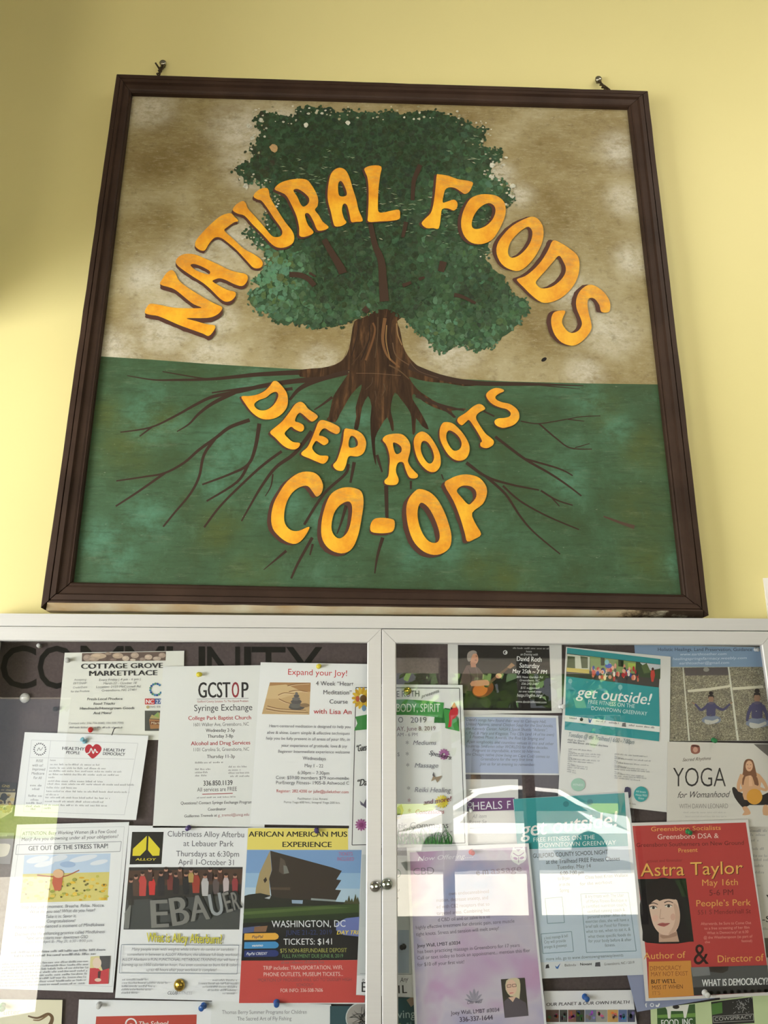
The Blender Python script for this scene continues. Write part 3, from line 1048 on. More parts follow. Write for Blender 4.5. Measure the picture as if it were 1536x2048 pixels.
for pts, w0, w1, c in (
        ([(622, 280), (640, 340), (615, 450), (560, 600)], 22, 26, (112, 76, 44)), ([(725, 240), (705, 420), (745, 560), (850, 660)], 44, 16, (122, 86, 50)),
        ([(740, 300), (735, 440), (770, 600)], 12, 10, (156, 120, 72)), ([(825, 285), (835, 380), (870, 470)], 16, 12, (150, 118, 76)),
        ([(570, 380), (545, 500), (440, 640)], 10, 8, (80, 56, 36)), ([(665, 230), (660, 420), (640, 580)], 14, 10, (84, 64, 42)),
        ([(790, 450), (820, 560), (930, 640), (1060, 720)], 14, 8, (104, 78, 54)), ([(760, 640), (850, 690), (930, 760)], 20, 10, (98, 74, 46)),
        ([(715, 800), (725, 850), (700, 900)], 12, 6, (92, 74, 50)), ([(640, 860), (650, 920), (640, 960)], 10, 6, (84, 66, 46)),
        ([(480, 710), (640, 712), (800, 725), (860, 730)], 4, 4, (136, 106, 76)), ([(620, 745), (610, 800), (560, 850)], 8, 6, (84, 66, 46)),
        ([(400, 520), (360, 600), (250, 660)], 6, 5, (104, 78, 54)), ([(930, 600), (1010, 690), (1180, 750)], 8, 6, (96, 72, 50)),
        ([(760, 110), (740, 180), (735, 230)], 9, 8, (92, 62, 40)), ([(790, 230), (770, 330), (790, 440)], 8, 10, (52, 32, 20)),
        ([(500, 300), (480, 420), (440, 560)], 12, 10, (40, 26, 18)), ([(590, 300), (590, 420), (520, 600)], 10, 12, (38, 25, 17))):
    ROOT_DY += 0.000008
    stroke_into(tm, crop(*S8, pts), w0 * S8[2] * 0.7, w1 * S8[2] * 0.7, C(*tuple(int(v * 0.86) for v in c), e=E_SIGN), ROOT_DY - 0.0004)
tm.build('trunk', tree)

# --- crown
S7 = (440, 190, 660 / 1536)
CROWN = [(160, 100), (205, 66), (245, 88), (300, 104), (345, 100), (350, 66), (410, 52), (460, 66), (520, 56), (545, 92), (585, 76), (650, 78), (720, 86), (780, 80), (860, 84), (980, 76), (1060, 92),
         (1130, 115), (1190, 150), (1240, 156), (1232, 200), (1205, 225), (1250, 252), (1320, 256), (1306, 300), (1262, 330), (1250, 362), (1300, 392), (1345, 430), (1372, 476), (1340, 520), (1300, 540),
         (1280, 600), (1240, 660), (1252, 700), (1240, 760), (1262, 812), (1310, 832), (1340, 884), (1362, 930), (1428, 962), (1438, 1010), (1398, 1032), (1400, 1062), (1340, 1112), (1306, 1142),
         (1262, 1170), (1190, 1194), (1150, 1170), (1100, 1166), (1040, 1200), (1000, 1182), (962, 1130), (900, 1092), (860, 1040), (800, 1000), (720, 1000), (650, 1035), (560, 1070), (432, 1090),
         (390, 1062), (330, 1060), (300, 1072), (245, 1050), (230, 1012), (180, 1010), (132, 962), (128, 930), (190, 890), (150, 868), (190, 826), (215, 780), (210, 730), (160, 690), (112, 640),
         (140, 620), (200, 640), (215, 560), (262, 500), (230, 440), (190, 410), (160, 400), (110, 408), (104, 386), (66, 352), (100, 322), (150, 304), (160, 280), (132, 262), (152, 240), (176, 206), (196, 176), (166, 130)]
cp = crop(*S7, CROWN)


def inside(x, y, pts):
    c = False
    j = len(pts) - 1
    for i in range(len(pts)):
        (xi, yi), (xj, yj) = pts[i], pts[j]
        if (yi > y) != (yj > y) and x < (xj - xi) * (y - yi) / (yj - yi) + xi:
            c = not c
        j = i
    return c


def edge_dist(x, y, pts):
    best = 1e9
    for i in range(len(pts)):
        ax, ay = pts[i - 1]
        bx, by = pts[i]
        t = max(0, min(1, ((x - ax) * (bx - ax) + (y - ay) * (by - ay)) / ((bx - ax) ** 2 + (by - ay) ** 2 + 1e-9)))
        best = min(best, math.hypot(x - ax - t * (bx - ax), y - ay - t * (by - ay)))
    return best


cm = MB()
cm.col = []


def leaf_poly(pts, y, rgb):
    v, t = tess([pts])
    cm.add([P(a, b, y) for a, b in v], t, M_LEAF)
    cm.col += [alb(rgb, E_SIGN)] * len(t)


# a ragged flat under-coat, then brush dabs one over another
rag = []
q = [(x, y) for x, y in cp]
for i in range(len(q)):
    a, b = q[i], q[(i + 1) % len(q)]
    n = max(1, int(math.hypot(b[0] - a[0], b[1] - a[1]) / 5))
    for k in range(n):
        rag.append((a[0] + (b[0] - a[0]) * k / n + rng.uniform(-4, 4), a[1] + (b[1] - a[1]) * k / n + rng.uniform(-4, 4)))
y_leaf = YS - 0.0005
leaf_poly(rag, y_leaf, (50, 72, 48))
patches = [(rng.uniform(500, 1060), rng.uniform(220, 700), rng.choice([-1, -1, -0.6, 0.4, 0.8, 1.0]), rng.uniform(25, 60)) for _ in range(90)]
cnt = 0
LIGHT, MID, DARK, OLIVE = (86, 122, 94), (62, 86, 60), (42, 54, 36), (80, 94, 56)
for tries in range(60000):
    if cnt >= 4600:
        break
    x, y = rng.uniform(462, 1062), rng.uniform(212, 710)
    ed = edge_dist(x, y, cp)
    if not inside(x, y, cp):
        if ed > 7 or rng.random() < ed / 9.0:
            continue
        ed = 0
    v = sum(s * math.exp(-((x - a) ** 2 + (y - b) ** 2) / (2 * r * r)) for a, b, s, r in patches)
    v *= 0.65
    v += (0.7 if (490 < y < 640 and x < 780) else 0.0) - (0.6 if y < 350 else 0) + (0.15 if x > 800 and y > 600 else 0)
    v += rng.gauss(0, 0.38)
    base = MID
    if v > 0.15:
        k = min(1, (v - 0.15) / 1.0)
        tgt = OLIVE if (rng.random() < 0.22) else LIGHT
    else:
        k = min(1, (0.15 - v) / 1.1)
        tgt = DARK
    rgb = tuple(int(a + (b - a) * k + rng.uniform(-4, 4)) for a, b in zip(base, tgt))
    if x < 545 and y < 360 and rng.random() < 0.6:
        rgb = (48 + rng.randint(-6, 6), 56 + rng.randint(-6, 6), 38)
    r = min(rng.uniform(3.0, 9.0), ed * 0.6 + 3.2)
    n = 7
    ph = rng.uniform(0, 6.28)
    el = rng.uniform(0.6, 1.0)
    an = rng.uniform(0, 3.14)
    pts = []
    for i in range(n):
        t = ph + 6.283 * i / n
        rr = r * rng.uniform(0.72, 1.2)
        px, py = rr * math.cos(t), rr * el * math.sin(t)
        pts.append((x + px * math.cos(an) - py * math.sin(an), y + px * math.sin(an) + py * math.cos(an)))
    leaf_poly(pts, y_leaf - 0.00003 - 0.0000003 * cnt, tuple(max(12, min(150, c)) for c in rgb))
    cnt += 1
# pale flecks of bare paint round the edge
for i in range(1500):
    x, y = rng.uniform(462, 1062), rng.uniform(212, 520)
    ed = edge_dist(x, y, cp)
    if ed > 14 or (x > 700 and x < 960 and y < 300 and rng.random() < 0.6):
        continue
    if 560 < x < 900 and y > 330:
        continue
    r = rng.uniform(1.2, 3.2)
    pts = [(x + r * rng.uniform(0.7, 1.4) * math.cos(t), y + r * rng.uniform(0.6, 1.1) * math.sin(t)) for t in [6.283 * k / 6 for k in range(6)]]
    leaf_poly(pts, y_leaf - 0.0016 - 0.0000005 * i, rng.choice([(176, 170, 142), (188, 184, 164), (150, 142, 110)]))
for x, y, r in ((984, 330, 6), (984, 352, 6), (1025, 372, 6), (1024, 392, 5), (498, 252, 6), (522, 240, 5), (505, 276, 5), (612, 250, 5), (696, 246, 5), (492, 372, 6), (548, 296, 9)):
    leaf_poly([(x + r * rng.uniform(0.7, 1.2) * math.cos(t), y + r * rng.uniform(0.6, 1.1) * math.sin(t)) for t in [6.283 * k / 9 for k in range(9)]], y_leaf - 0.0017,
              (172, 140, 96) if r > 6 else (190, 188, 170))
# worn pale scratches over the middle of the crown
for i in range(260):
    x, y = rng.choice([(820, 440), (960, 470), (700, 400), (905, 420), (640, 350), (1000, 300)])
    x, y = x + rng.gauss(0, 45), y + rng.gauss(0, 26)
    if not inside(x, y, cp):
        continue
    l, w = rng.uniform(2, 8), rng.uniform(0.5, 1.3)
    leaf_poly([(x - l, y + rng.uniform(-2, 2)), (x, y - w), (x + l, y + rng.uniform(-2, 2)), (x, y + w)], y_leaf - 0.0019 - 0.0000008 * i, rng.choice([(128, 138, 108), (150, 150, 122), (106, 124, 96)]))
cm.build('crown', tree)

# --- branches showing through the leaves
Paint.L = 34
M_BR = C(58, 42, 30, e=E_SIGN)
for pts, w0, w1 in (([(484, 672), (520, 735), (560, 800), (572, 830)], 26, 40), ([(322, 836), (370, 838), (410, 855), (440, 888)], 26, 24), ([(415, 828), (445, 845)], 12, 8),
                    ([(700, 600), (722, 700), (750, 770), (758, 860), (765, 960)], 22, 44), ([(932, 325), (905, 390), (900, 420), (896, 490)], 22, 18),
                    ([(866, 590), (860, 620), (850, 662)], 22, 14), ([(1040, 775), (1028, 822)], 34, 30), ([(850, 888), (890, 872)], 18, 14), ([(925, 858), (952, 848)], 16, 12),
                    ([(1090, 930), (1130, 940), (1190, 970)], 20, 12), ([(668, 990), (690, 1010)], 30, 20)):
    bm_ = MB()
    ROOT_DY += 0.000008
    stroke_into(bm_, crop(*S7, pts), w0 * S7[2], w1 * S7[2], M_BR, ROOT_DY)
    bm_.build('branch', tree)

# --- lettering
KA, KB, KC = (260, 300, 400 / 1536), (560, 300, 340 / 1536), (820, 320, 420 / 1536)
KD, KE, KF = (440, 740, 320 / 1536), (740, 740, 320 / 1536), (500, 920, 500 / 1536)
LETTERS = [
    (KA, (1, 9), [(318, 922), (348, 945), (378, 1005), (455, 1065), (560, 1130), (650, 1180), (705, 1205), (700, 1235), (660, 1270), (590, 1290), (435, 1292), (510, 1315), (590, 1338), (652, 1348), (645, 1385), (605, 1428), (560, 1410), (470, 1378), (380, 1345), (300, 1310), (215, 1275), (150, 1265), (113, 1248), (130, 1205), (158, 1180), (230, 1190), (330, 1210), (440, 1215), (550, 1212), (490, 1185), (430, 1140), (370, 1090), (320, 1060), (232, 1032), (250, 990), (280, 945)], []),
    (KA, (0, 7), [(352, 850), (380, 815), (430, 797), (500, 803), (580, 835), (680, 880), (760, 920), (830, 940), (880, 950), (905, 975), (895, 1015), (860, 1045), (800, 1030), (740, 1000), (690, 985), (650, 995), (635, 1010), (690, 1045), (750, 1075), (805, 1090), (810, 1120), (780, 1155), (735, 1165), (690, 1140), (620, 1070), (560, 1020), (480, 970), (400, 915), (360, 880)],
     [[(465, 885), (490, 875), (540, 890), (590, 915), (615, 935), (605, 955), (560, 945), (500, 920)]]),
    (KA, (-1, 5), [(500, 725), (510, 690), (560, 630), (630, 560), (700, 505), (770, 485), (800, 510), (832, 545), (800, 555), (750, 590), (725, 620), (790, 680), (870, 755), (950, 800), (1005, 840), (1020, 875), (1000, 905), (950, 905), (900, 855), (820, 770), (750, 710), (700, 675), (660, 670), (630, 690), (600, 730), (575, 770), (540, 770), (505, 745)], []),
    (KA, (-2, 5), [(788, 460), (820, 415), (865, 392), (890, 410), (905, 450), (960, 510), (1030, 590), (1080, 650), (1110, 668), (1150, 665), (1170, 640), (1160, 600), (1110, 530), (1050, 440), (1010, 390), (980, 380), (950, 360), (960, 330), (1000, 300), (1045, 290), (1065, 310), (1075, 360), (1120, 440), (1190, 550), (1245, 620), (1262, 670), (1250, 715), (1200, 745), (1140, 750), (1090, 725), (1020, 650), (940, 570), (880, 505), (830, 490)], []),
    (KA, (-4, 4), [(1110, 300), (1150, 255), (1220, 230), (1300, 220), (1360, 230), (1395, 270), (1430, 330), (1445, 380), (1440, 430), (1420, 460), (1450, 500), (1480, 550), (1525, 590), (1500, 612), (1450, 620), (1430, 600), (1410, 550), (1375, 490), (1345, 490), (1350, 530), (1370, 580), (1410, 630), (1380, 655), (1330, 668), (1300, 655), (1300, 600), (1280, 510), (1240, 420), (1200, 350), (1160, 325)],
     [[(1255, 310), (1290, 300), (1340, 330), (1375, 370), (1370, 410), (1335, 435), (1310, 415), (1285, 360)]]),
    (KB, (-4, 2), [(430, 420), (435, 330), (455, 230), (490, 180), (540, 160), (590, 180), (625, 240), (655, 340), (690, 450), (710, 540), (745, 620), (740, 645), (690, 648), (645, 650), (630, 590), (610, 510), (590, 485), (568, 495), (560, 550), (580, 620), (600, 655), (560, 685), (500, 690), (480, 650), (460, 560), (440, 490)],
     [[(525, 310), (545, 280), (570, 300), (600, 370), (600, 410), (560, 420), (530, 400)]]),
    (KB, (-4, 2), [(765, 165), (830, 140), (915, 150), (905, 230), (890, 350), (885, 480), (890, 555), (930, 565), (1000, 550), (1075, 540), (1085, 590), (1075, 625), (1000, 640), (900, 645), (800, 648), (795, 590), (800, 480), (800, 350), (790, 250), (770, 200)], []),
    (KC, (-5, 1), [(195, 115), (210, 105), (280, 115), (350, 140), (455, 160), (450, 200), (430, 235), (400, 248), (370, 230), (330, 205), (290, 200), (260, 215), (245, 260), (240, 310), (270, 305), (320, 290), (345, 310), (345, 345), (320, 370), (280, 355), (235, 360), (225, 420), (210, 500), (170, 498), (120, 498), (85, 465), (110, 430), (150, 390), (170, 330), (185, 220)], []),
    (KC, (-7, 2), [(440, 285), (500, 255), (570, 250), (640, 265), (690, 310), (700, 380), (680, 450), (640, 530), (590, 590), (520, 615), (450, 605), (400, 560), (375, 490), (378, 420), (400, 350)],
     [[(575, 315), (615, 335), (625, 380), (600, 440), (550, 485), (490, 505), (455, 490), (455, 440), (480, 385), (520, 340)]]),
    (KC, (-8, 0), [(840, 430), (900, 415), (945, 440), (975, 500), (970, 590), (930, 680), (870, 760), (800, 810), (730, 800), (670, 760), (635, 690), (638, 620), (680, 550), (750, 480)],
     [[(870, 490), (895, 525), (885, 590), (845, 655), (785, 705), (735, 712), (716, 670), (735, 600), (785, 540), (835, 500)]]),
    (KC, (-9, -1), [(1045, 590), (1100, 605), (1170, 650), (1225, 700), (1240, 770), (1225, 860), (1180, 940), (1110, 1005), (1030, 1040), (960, 1040), (890, 990), (830, 930), (790, 890), (785, 870), (840, 850), (900, 805), (960, 740), (1010, 660)],
     [[(1090, 700), (1120, 740), (1140, 790), (1130, 840), (1090, 890), (1030, 930), (960, 938), (920, 900), (940, 865), (990, 810), (1050, 740)]]),
    (KC, (-9, 0), [(1330, 912), (1400, 950), (1450, 1010), (1465, 1060), (1455, 1110), (1400, 1110), (1385, 1060), (1350, 1015), (1315, 1010), (1298, 1040), (1305, 1110), (1325, 1190), (1325, 1240), (1285, 1300), (1230, 1345), (1180, 1358), (1110, 1335), (1060, 1280), (1035, 1210), (1035, 1150), (1060, 1110), (1125, 1100), (1135, 1115), (1115, 1160), (1115, 1200), (1150, 1250), (1190, 1265), (1235, 1245), (1258, 1200), (1245, 1150), (1220, 1090), (1215, 1030), (1235, 970), (1280, 925)], []),
    (KD, (-4, 1), [(205, 255), (280, 250), (360, 235), (430, 200), (480, 150), (510, 110), (550, 110), (600, 160), (640, 220), (652, 290), (640, 360), (590, 425), (520, 465), (440, 475), (370, 455), (300, 400), (240, 320)],
     [[(330, 325), (370, 290), (440, 265), (490, 225), (540, 210), (560, 240), (545, 290), (500, 350), (440, 385), (380, 385), (340, 360)]]),
    (KD, (-4, 2), [(770, 305), (810, 325), (850, 375), (935, 435), (925, 470), (885, 495), (850, 475), (800, 430), (765, 410), (735, 440), (720, 490), (760, 505), (800, 530), (805, 570), (775, 592), (720, 570), (685, 545), (650, 570), (620, 610), (650, 650), (700, 690), (765, 700), (760, 735), (720, 762), (660, 755), (600, 720), (530, 650), (480, 600), (530, 550), (600, 490), (670, 400), (720, 330)], []),
    (KD, (-4, 1), [(980, 480), (1040, 495), (1100, 520), (1145, 550), (1150, 590), (1120, 615), (1060, 590), (1010, 560), (975, 575), (950, 625), (985, 635), (1030, 660), (1040, 695), (1000, 722), (960, 700), (925, 680), (905, 700), (885, 745), (910, 790), (960, 820), (1035, 825), (1030, 870), (990, 900), (930, 880), (860, 850), (790, 820), (785, 790), (840, 740), (880, 660), (920, 560), (945, 500)], []),
    (KD, (-4, 1), [(1195, 570), (1240, 565), (1310, 580), (1370, 620), (1400, 680), (1400, 740), (1375, 800), (1320, 830), (1250, 825), (1225, 850), (1210, 910), (1180, 965), (1120, 960), (1085, 915), (1120, 870), (1150, 790), (1180, 680)],
     [[(1255, 635), (1290, 640), (1320, 680), (1320, 725), (1280, 745), (1240, 740), (1235, 690)]]),
    (KE, (-3, 2), [(120, 670), (150, 630), (220, 612), (300, 615), (350, 650), (385, 710), (385, 780), (370, 840), (365, 880), (390, 930), (430, 975), (460, 1005), (450, 1035), (400, 1040), (370, 1020), (340, 950), (320, 890), (280, 885), (255, 920), (250, 980), (275, 1050), (260, 1095), (210, 1105), (150, 1095), (140, 1060), (175, 1020), (185, 930), (190, 850), (175, 770), (150, 710)],
     [[(220, 700), (260, 705), (300, 740), (300, 785), (260, 808), (235, 780)]]),
    (KE, (-3, 3), [(500, 590), (560, 620), (620, 700), (665, 790), (680, 870), (670, 930), (630, 975), (570, 975), (510, 930), (460, 860), (430, 770), (420, 680), (445, 620)],
     [[(515, 680), (560, 700), (600, 770), (615, 840), (595, 890), (560, 895), (520, 850), (490, 780), (490, 710)]]),
    (KE, (-3, 3), [(720, 500), (790, 510), (860, 570), (920, 650), (955, 730), (950, 800), (920, 850), (870, 870), (810, 860), (750, 810), (700, 730), (670, 650), (670, 570), (690, 520)],
     [[(760, 580), (810, 600), (860, 650), (880, 710), (860, 760), (810, 775), (770, 740), (735, 670), (735, 610)]]),
    (KE, (-3, 2), [(1050, 325), (1090, 345), (1105, 375), (1060, 400), (1025, 430), (1020, 470), (1060, 540), (1110, 610), (1160, 650), (1190, 685), (1175, 725), (1120, 750), (1065, 735), (1060, 700), (1075, 680), (1040, 610), (990, 530), (950, 480), (920, 500), (880, 530), (840, 495), (850, 455), (920, 410), (990, 350)], []),
    (KE, (-2, 2), [(1210, 172), (1275, 185), (1285, 205), (1240, 225), (1205, 255), (1215, 285), (1270, 310), (1340, 325), (1400, 365), (1430, 410), (1430, 470), (1390, 520), (1330, 545), (1270, 555), (1210, 530), (1195, 490), (1230, 465), (1290, 460), (1340, 445), (1350, 410), (1310, 375), (1250, 360), (1180, 330), (1130, 280), (1115, 235), (1150, 195)], []),
    (KF, (-8, 3), [(370, 72), (420, 95), (448, 150), (440, 200), (410, 225), (385, 195), (355, 160), (310, 165), (260, 200), (225, 260), (210, 330), (215, 390), (250, 430), (300, 435), (362, 410), (355, 440), (320, 490), (280, 515), (230, 505), (180, 470), (140, 420), (130, 350), (145, 270), (180, 200), (230, 130), (300, 80)], []),
    (KF, (-8, 6), [(585, 168), (640, 172), (685, 195), (698, 260), (685, 360), (665, 460), (630, 540), (580, 572), (520, 565), (470, 530), (440, 470), (440, 380), (460, 290), (490, 220), (530, 185)],
     [[(595, 255), (620, 265), (628, 310), (615, 400), (590, 455), (550, 482), (515, 460), (500, 410), (515, 330), (550, 280)]]),
    (KF, (-2, 4), [(760, 365), (800, 355), (860, 360), (888, 375), (885, 425), (860, 445), (800, 450), (745, 440), (740, 400)], []),
    (KF, (-9, 6), [(1040, 178), (1100, 195), (1150, 240), (1190, 310), (1220, 390), (1238, 470), (1225, 540), (1170, 578), (1110, 580), (1050, 550), (1000, 490), (970, 400), (960, 300), (975, 240), (1005, 200)],
     [[(1050, 262), (1095, 290), (1135, 360), (1160, 430), (1165, 480), (1145, 508), (1100, 500), (1060, 450), (1035, 380), (1030, 310)]]),
    (KF, (-7, 4), [(1195, 150), (1230, 115), (1290, 92), (1350, 90), (1410, 110), (1450, 160), (1455, 210), (1430, 270), (1365, 325), (1385, 390), (1420, 455), (1380, 485), (1335, 500), (1320, 450), (1290, 350), (1250, 250)],
     [[(1270, 190), (1300, 160), (1350, 160), (1385, 185), (1390, 225), (1365, 260), (1340, 272), (1300, 230)]]),
]
M_SHADE = C(74, 46, 36, e=E_SIGN)
for k, (dx, dy), outer, holes in LETTERS:
    o2 = smooth_poly(crop(*k, outer), 3)
    h2 = [smooth_poly(crop(*k, h), 3) for h in holes]
    y1 = YS - 0.0032
    v, t = tess([o2] + h2)
    m = MB()
    m.add([P(x, y, y1) for x, y in v], t, M_LETTER)
    lo = m.build('letter', sign)
    m = MB()
    r = random.Random(int(o2[0][0]))
    for i, f in enumerate((1.0, 0.66, 0.33)):
        ro = [(x + dx * f + r.uniform(-0.6, 0.6), y + dy * f + r.uniform(-0.6, 0.6)) for x, y in o2]
        rh = [[(x + dx * f + r.uniform(-0.6, 0.6), y + dy * f + r.uniform(-0.6, 0.6)) for x, y in h] for h in h2]
        v, t = tess([ro] + rh)
        m.add([P(x, y, y1 + 0.00025 + 0.00003 * i) for x, y in v], t, M_SHADE)
    so = m.build('letter_shade', lo)
    so['label'] = 'dark brown painted edge'

# ------------------------------------------------------------------ what the sign hangs from
M_STEEL = C(176, 170, 150, metal=1.0, rough=0.25)
M_WIRE = C(66, 52, 34, metal=0.6, rough=0.5)
for (u, v), dirx, lab in (((326, 126), -1, 'wall screw with forked twisted wire above the sign on the dimmer wall side'),
                          ((1197, 158), 1, 'wall screw with single twisted wire above the sign on the brighter wall side')):
    c = P(u, v, -0.012)
    root = empty('hanging_screw', Vector((c.x, -0.004, c.z)), lab, 'screw', 'screws the sign hangs from')
    m = MB()
    m.lathe((c.x, 0.002, c.z), (0, -1, 0), [(0.003, 0), (0.003, 0.012), (0.0085, 0.013), (0.0085, 0.0155), (0.006, 0.018), (0.002, 0.0188)], M_STEEL, 20)
    m.build('screw_head', root, smooth=True)
    end = P(u - 14 if dirx < 0 else u + 16, 152 if dirx < 0 else 178, -0.030)
    m = MB()
    for ph in (0, math.pi):
        pts = []
        for i in range(26):
            t = i / 25
            b = Vector((c.x + (end.x - c.x) * t, -0.008 + (end.y + 0.008) * t, c.z + (end.z - 0.010 - c.z) * t))
            a = ph + t * 15
            pts.append(b + Vector((math.cos(a) * 0.0034, math.sin(a) * 0.0034, math.sin(a) * 0.001)))
        m.tube(pts, 0.0019, M_WIRE, 6)
    loop = [Vector((c.x + 0.0062 * math.cos(t), -0.009, c.z + 0.0062 * math.sin(t))) for t in [0.4 + 5.6 * k / 16 for k in range(17)]]
    m.tube(loop, 0.0018, M_WIRE, 6)
    if dirx < 0:
        m.tube([P(321, 143, -0.016), P(317, 135, -0.018), P(311, 126, -0.020)], 0.0021, M_WIRE, 6)
    else:
        m.tube([P(1207, 171, -0.02), P(1214, 176, -0.024), P(1219, 180, -0.03)], 0.0028, M_WIRE, 6)
    m.build('twisted_wire', root, smooth=True)

# ------------------------------------------------------------------ pale plate on the wall at the right
q = [P(1527, 1156, -0.004), P(1640, 1152, -0.004), P(1655, 1236, -0.004), P(1537.5, 1239, -0.004)]
wp = empty('wall_plate', (q[0] + q[2]) / 2 * 1.0, 'bright white plate on the yellow wall cut off by the frame edge above the case', 'wall plate')
MB().prism(q, [p + Vector((0, 0.0035, 0)) for p in q], C(246, 242, 234, rough=0.35)).build('plate', wp)

# ------------------------------------------------------------------ flyers behind the left door
INK, GREY, MIDG, RED = (48, 46, 50), (128, 126, 130), (88, 86, 92), (186, 52, 58)
WHITE = (236, 236, 238)

# --- market flyer with a strip of potatoes
f = Flyer('flyer', 'white market flyer with a brown potato photo strip along its top edge', 'flyer',
          [(497, 405), (1415, 390), (1400, 1075), (436, 1075)], 1, 'c5', (232, 231, 224), group='paper notices in the case')
f.poly('photograph', [(630, 408), (1275, 396), (1272, 465), (628, 472)], (112, 92, 84))
r = random.Random(3)
for cx, cy, rx, ry, c in ((670, 445, 32, 26, (170, 150, 138)), (755, 430, 62, 22, (196, 172, 150)), (720, 455, 40, 14, (180, 158, 140)), (830, 412, 26, 12, (150, 130, 118)), (905, 428, 42, 22, (190, 166, 146)), (965, 448, 28, 20, (204, 184, 166)),
                          (1035, 425, 32, 22, (186, 164, 148)), (1095, 455, 24, 14, (158, 138, 126)), (1140, 438, 30, 20, (200, 178, 160)), (1205, 450, 32, 16, (190, 170, 154)), (1245, 425, 28, 20, (176, 154, 140)), (1020, 460, 22, 9, (206, 190, 174)), (870, 458, 26, 10, (140, 120, 112))):
    f.ell('photograph', cx, cy, rx, ry, c, 16)
    f.ell('photograph', cx - rx * 0.25, cy - ry * 0.2, rx * 0.5, ry * 0.45, tuple(min(235, int(v * 1.10)) for v in c), 12)
f.lines('heading_text', [('COTTAGE GROVE', 620, 528, 1253, 521)], 38, INK, 'b').lines('heading_text', [('MARKETPLACE', 680, 583, 1210, 577)], 38, INK, 'b')
f.lines('body_text', [('Accepting', 568, 620, 662, 618), ('EBT/SNAP', 560, 648, 662, 646), ('Credit/Debit', 558, 680, 670, 676), ('for the Produce', 542, 710, 686, 706)], 15, GREY, 'r', 0.2)
f.lines('body_text', [('Every Friday | 4 pm - 6 pm |', 758, 622, 1080, 615), ('March 22 - October 18', 792, 649, 1048, 644), ('Location: 2123 McConnell Rd.', 735, 676, 1085, 671), ('Greensboro, NC 27401', 778, 703, 1050, 697)], 17, (112, 110, 112), 'r', 0.2)
f.lines('body_text', [('Fresh Local Produce', 668, 770, 940, 767), ('Food Trucks', 716, 806, 882, 803), ('Handmade/Homegrown Goods', 610, 842, 1032, 838), ('And More!', 715, 878, 855, 876)], 19, (70, 68, 72), 'b', 0.15)
f.lines('body_text', [('Contact info: 336.706.0080, 336.500.7085', 525, 954, 948, 951)], 15, GREY, 'r', 0.15)
f.grey('body_text', 532, 985, 936, 985, 15, GREY)
for i in range(13):
    a = 0.6 + i * 0.40
    f.ell('logo', 1198 + 44 * math.cos(a), 687 + 44 * math.sin(a), 9, 9, [(70, 130, 170), (90, 150, 120), (60, 90, 150)][i % 3], 10, flat=True)
f.rect('logo', 1113, 757, 1188, 802, (200, 62, 62)).rect('logo', 1188, 757, 1270, 800, (74, 98, 152))
f.text('logo', 'NC', 1118, 795, 1182, 795, 30, WHITE, 'b').text('logo', '277', 1194, 795, 1262, 793, 28, WHITE, 'r', 0.1)
f.ell('logo', 1135, 822, 12, 12, (190, 170, 120), 10).text('logo', 'NC EBT', 1155, 828, 1250, 826, 14, GREY)
f.rect('basket_picture', 1112, 850, 1280, 1005, (84, 84, 78))
f.poly('basket_picture', [(1145, 915), (1270, 920), (1262, 985), (1155, 990)], (168, 120, 76)).poly('basket_picture', [(1150, 910), (1165, 880), (1200, 895), (1222, 862), (1250, 890), (1272, 915)], (176, 160, 104)).poly('basket_picture', [(1180, 890), (1215, 858), (1222, 905)], (140, 168, 96))
f.rect('basket_picture', 1152, 930, 1262, 958, (120, 72, 46)).text('basket_picture', 'Market', 1158, 953, 1256, 953, 18, (230, 220, 190), 'r', 0.2)
f.done()

# --- healthy people sheet
f = Flyer('flyer', 'landscape white sheet with a red heart between two headings, pinned in pale blue', 'flyer',
          [(190, 1015), (1140, 1042), (1045, 1690), (108, 1660)], 4, 'c5', (240, 240, 242), group='paper notices in the case')
LG = (196, 196, 202)
f.frame('table_lines', [(243, 1075), (1060, 1100), (955, 1650), (180, 1625)], 2.5, LG)
for a, b in (([(390, 1080), (320, 1630)]), ([(232, 1210), (1030, 1222)])):
    f.stroke('table_lines', [a, b], 2.5, 2.5, LG, flat=True)
for i in range(18):
    a = i * 0.349
    f.ell('logo', 306 + 44 * math.cos(a), 1146 + 44 * math.sin(a), 7, 5, MIDG, 8, rot=a, flat=True)
f.stroke('logo', [(285, 1160), (300, 1135), (310, 1155), (330, 1130)], 5, 4, GREY)
SL = (76, 78, 88)
f.lines('heading_text', [('HEALTHY', 475, 1150, 648, 1156)], 24, SL, 'b', 0.1).lines('heading_text', [('PEOPLE', 505, 1180, 612, 1186)], 22, SL, 'b', 0.1)
f.lines('heading_text', [('HEALTHY', 793, 1161, 960, 1167), ('DEMOCRACY', 788, 1190, 958, 1197)], 23, SL, 'b', 0.1)
f.poly('logo', [(712, 1126), (732, 1108), (760, 1112), (780, 1138), (772, 1165), (750, 1190), (712, 1218), (680, 1192), (655, 1165), (655, 1132), (675, 1110), (698, 1112)], (192, 44, 60), sm=3)
f.stroke('logo', [(652, 1182), (685, 1172), (700, 1140), (716, 1178), (728, 1146), (742, 1170), (752, 1166)], 8, 8, WHITE)
f.lines('body_text', [('RISE', 275, 1244, 330, 1245), ('with us!', 246, 1278, 330, 1279), ('Improved', 246, 1308, 346, 1310), ('Medicare', 240, 1340, 340, 1342), ('For All', 255, 1374, 318, 1376)], 20, GREY, 'r', 0.15)
for y, a, b in ((1430, 230, 326), (1458, 245, 300), (1510, 218, 320), (1540, 235, 292), (1565, 200, 318), (1590, 198, 312), (1612, 236, 272)):
    f.grey('body_text', a, y, b, y + 2, 18, (150, 150, 156))
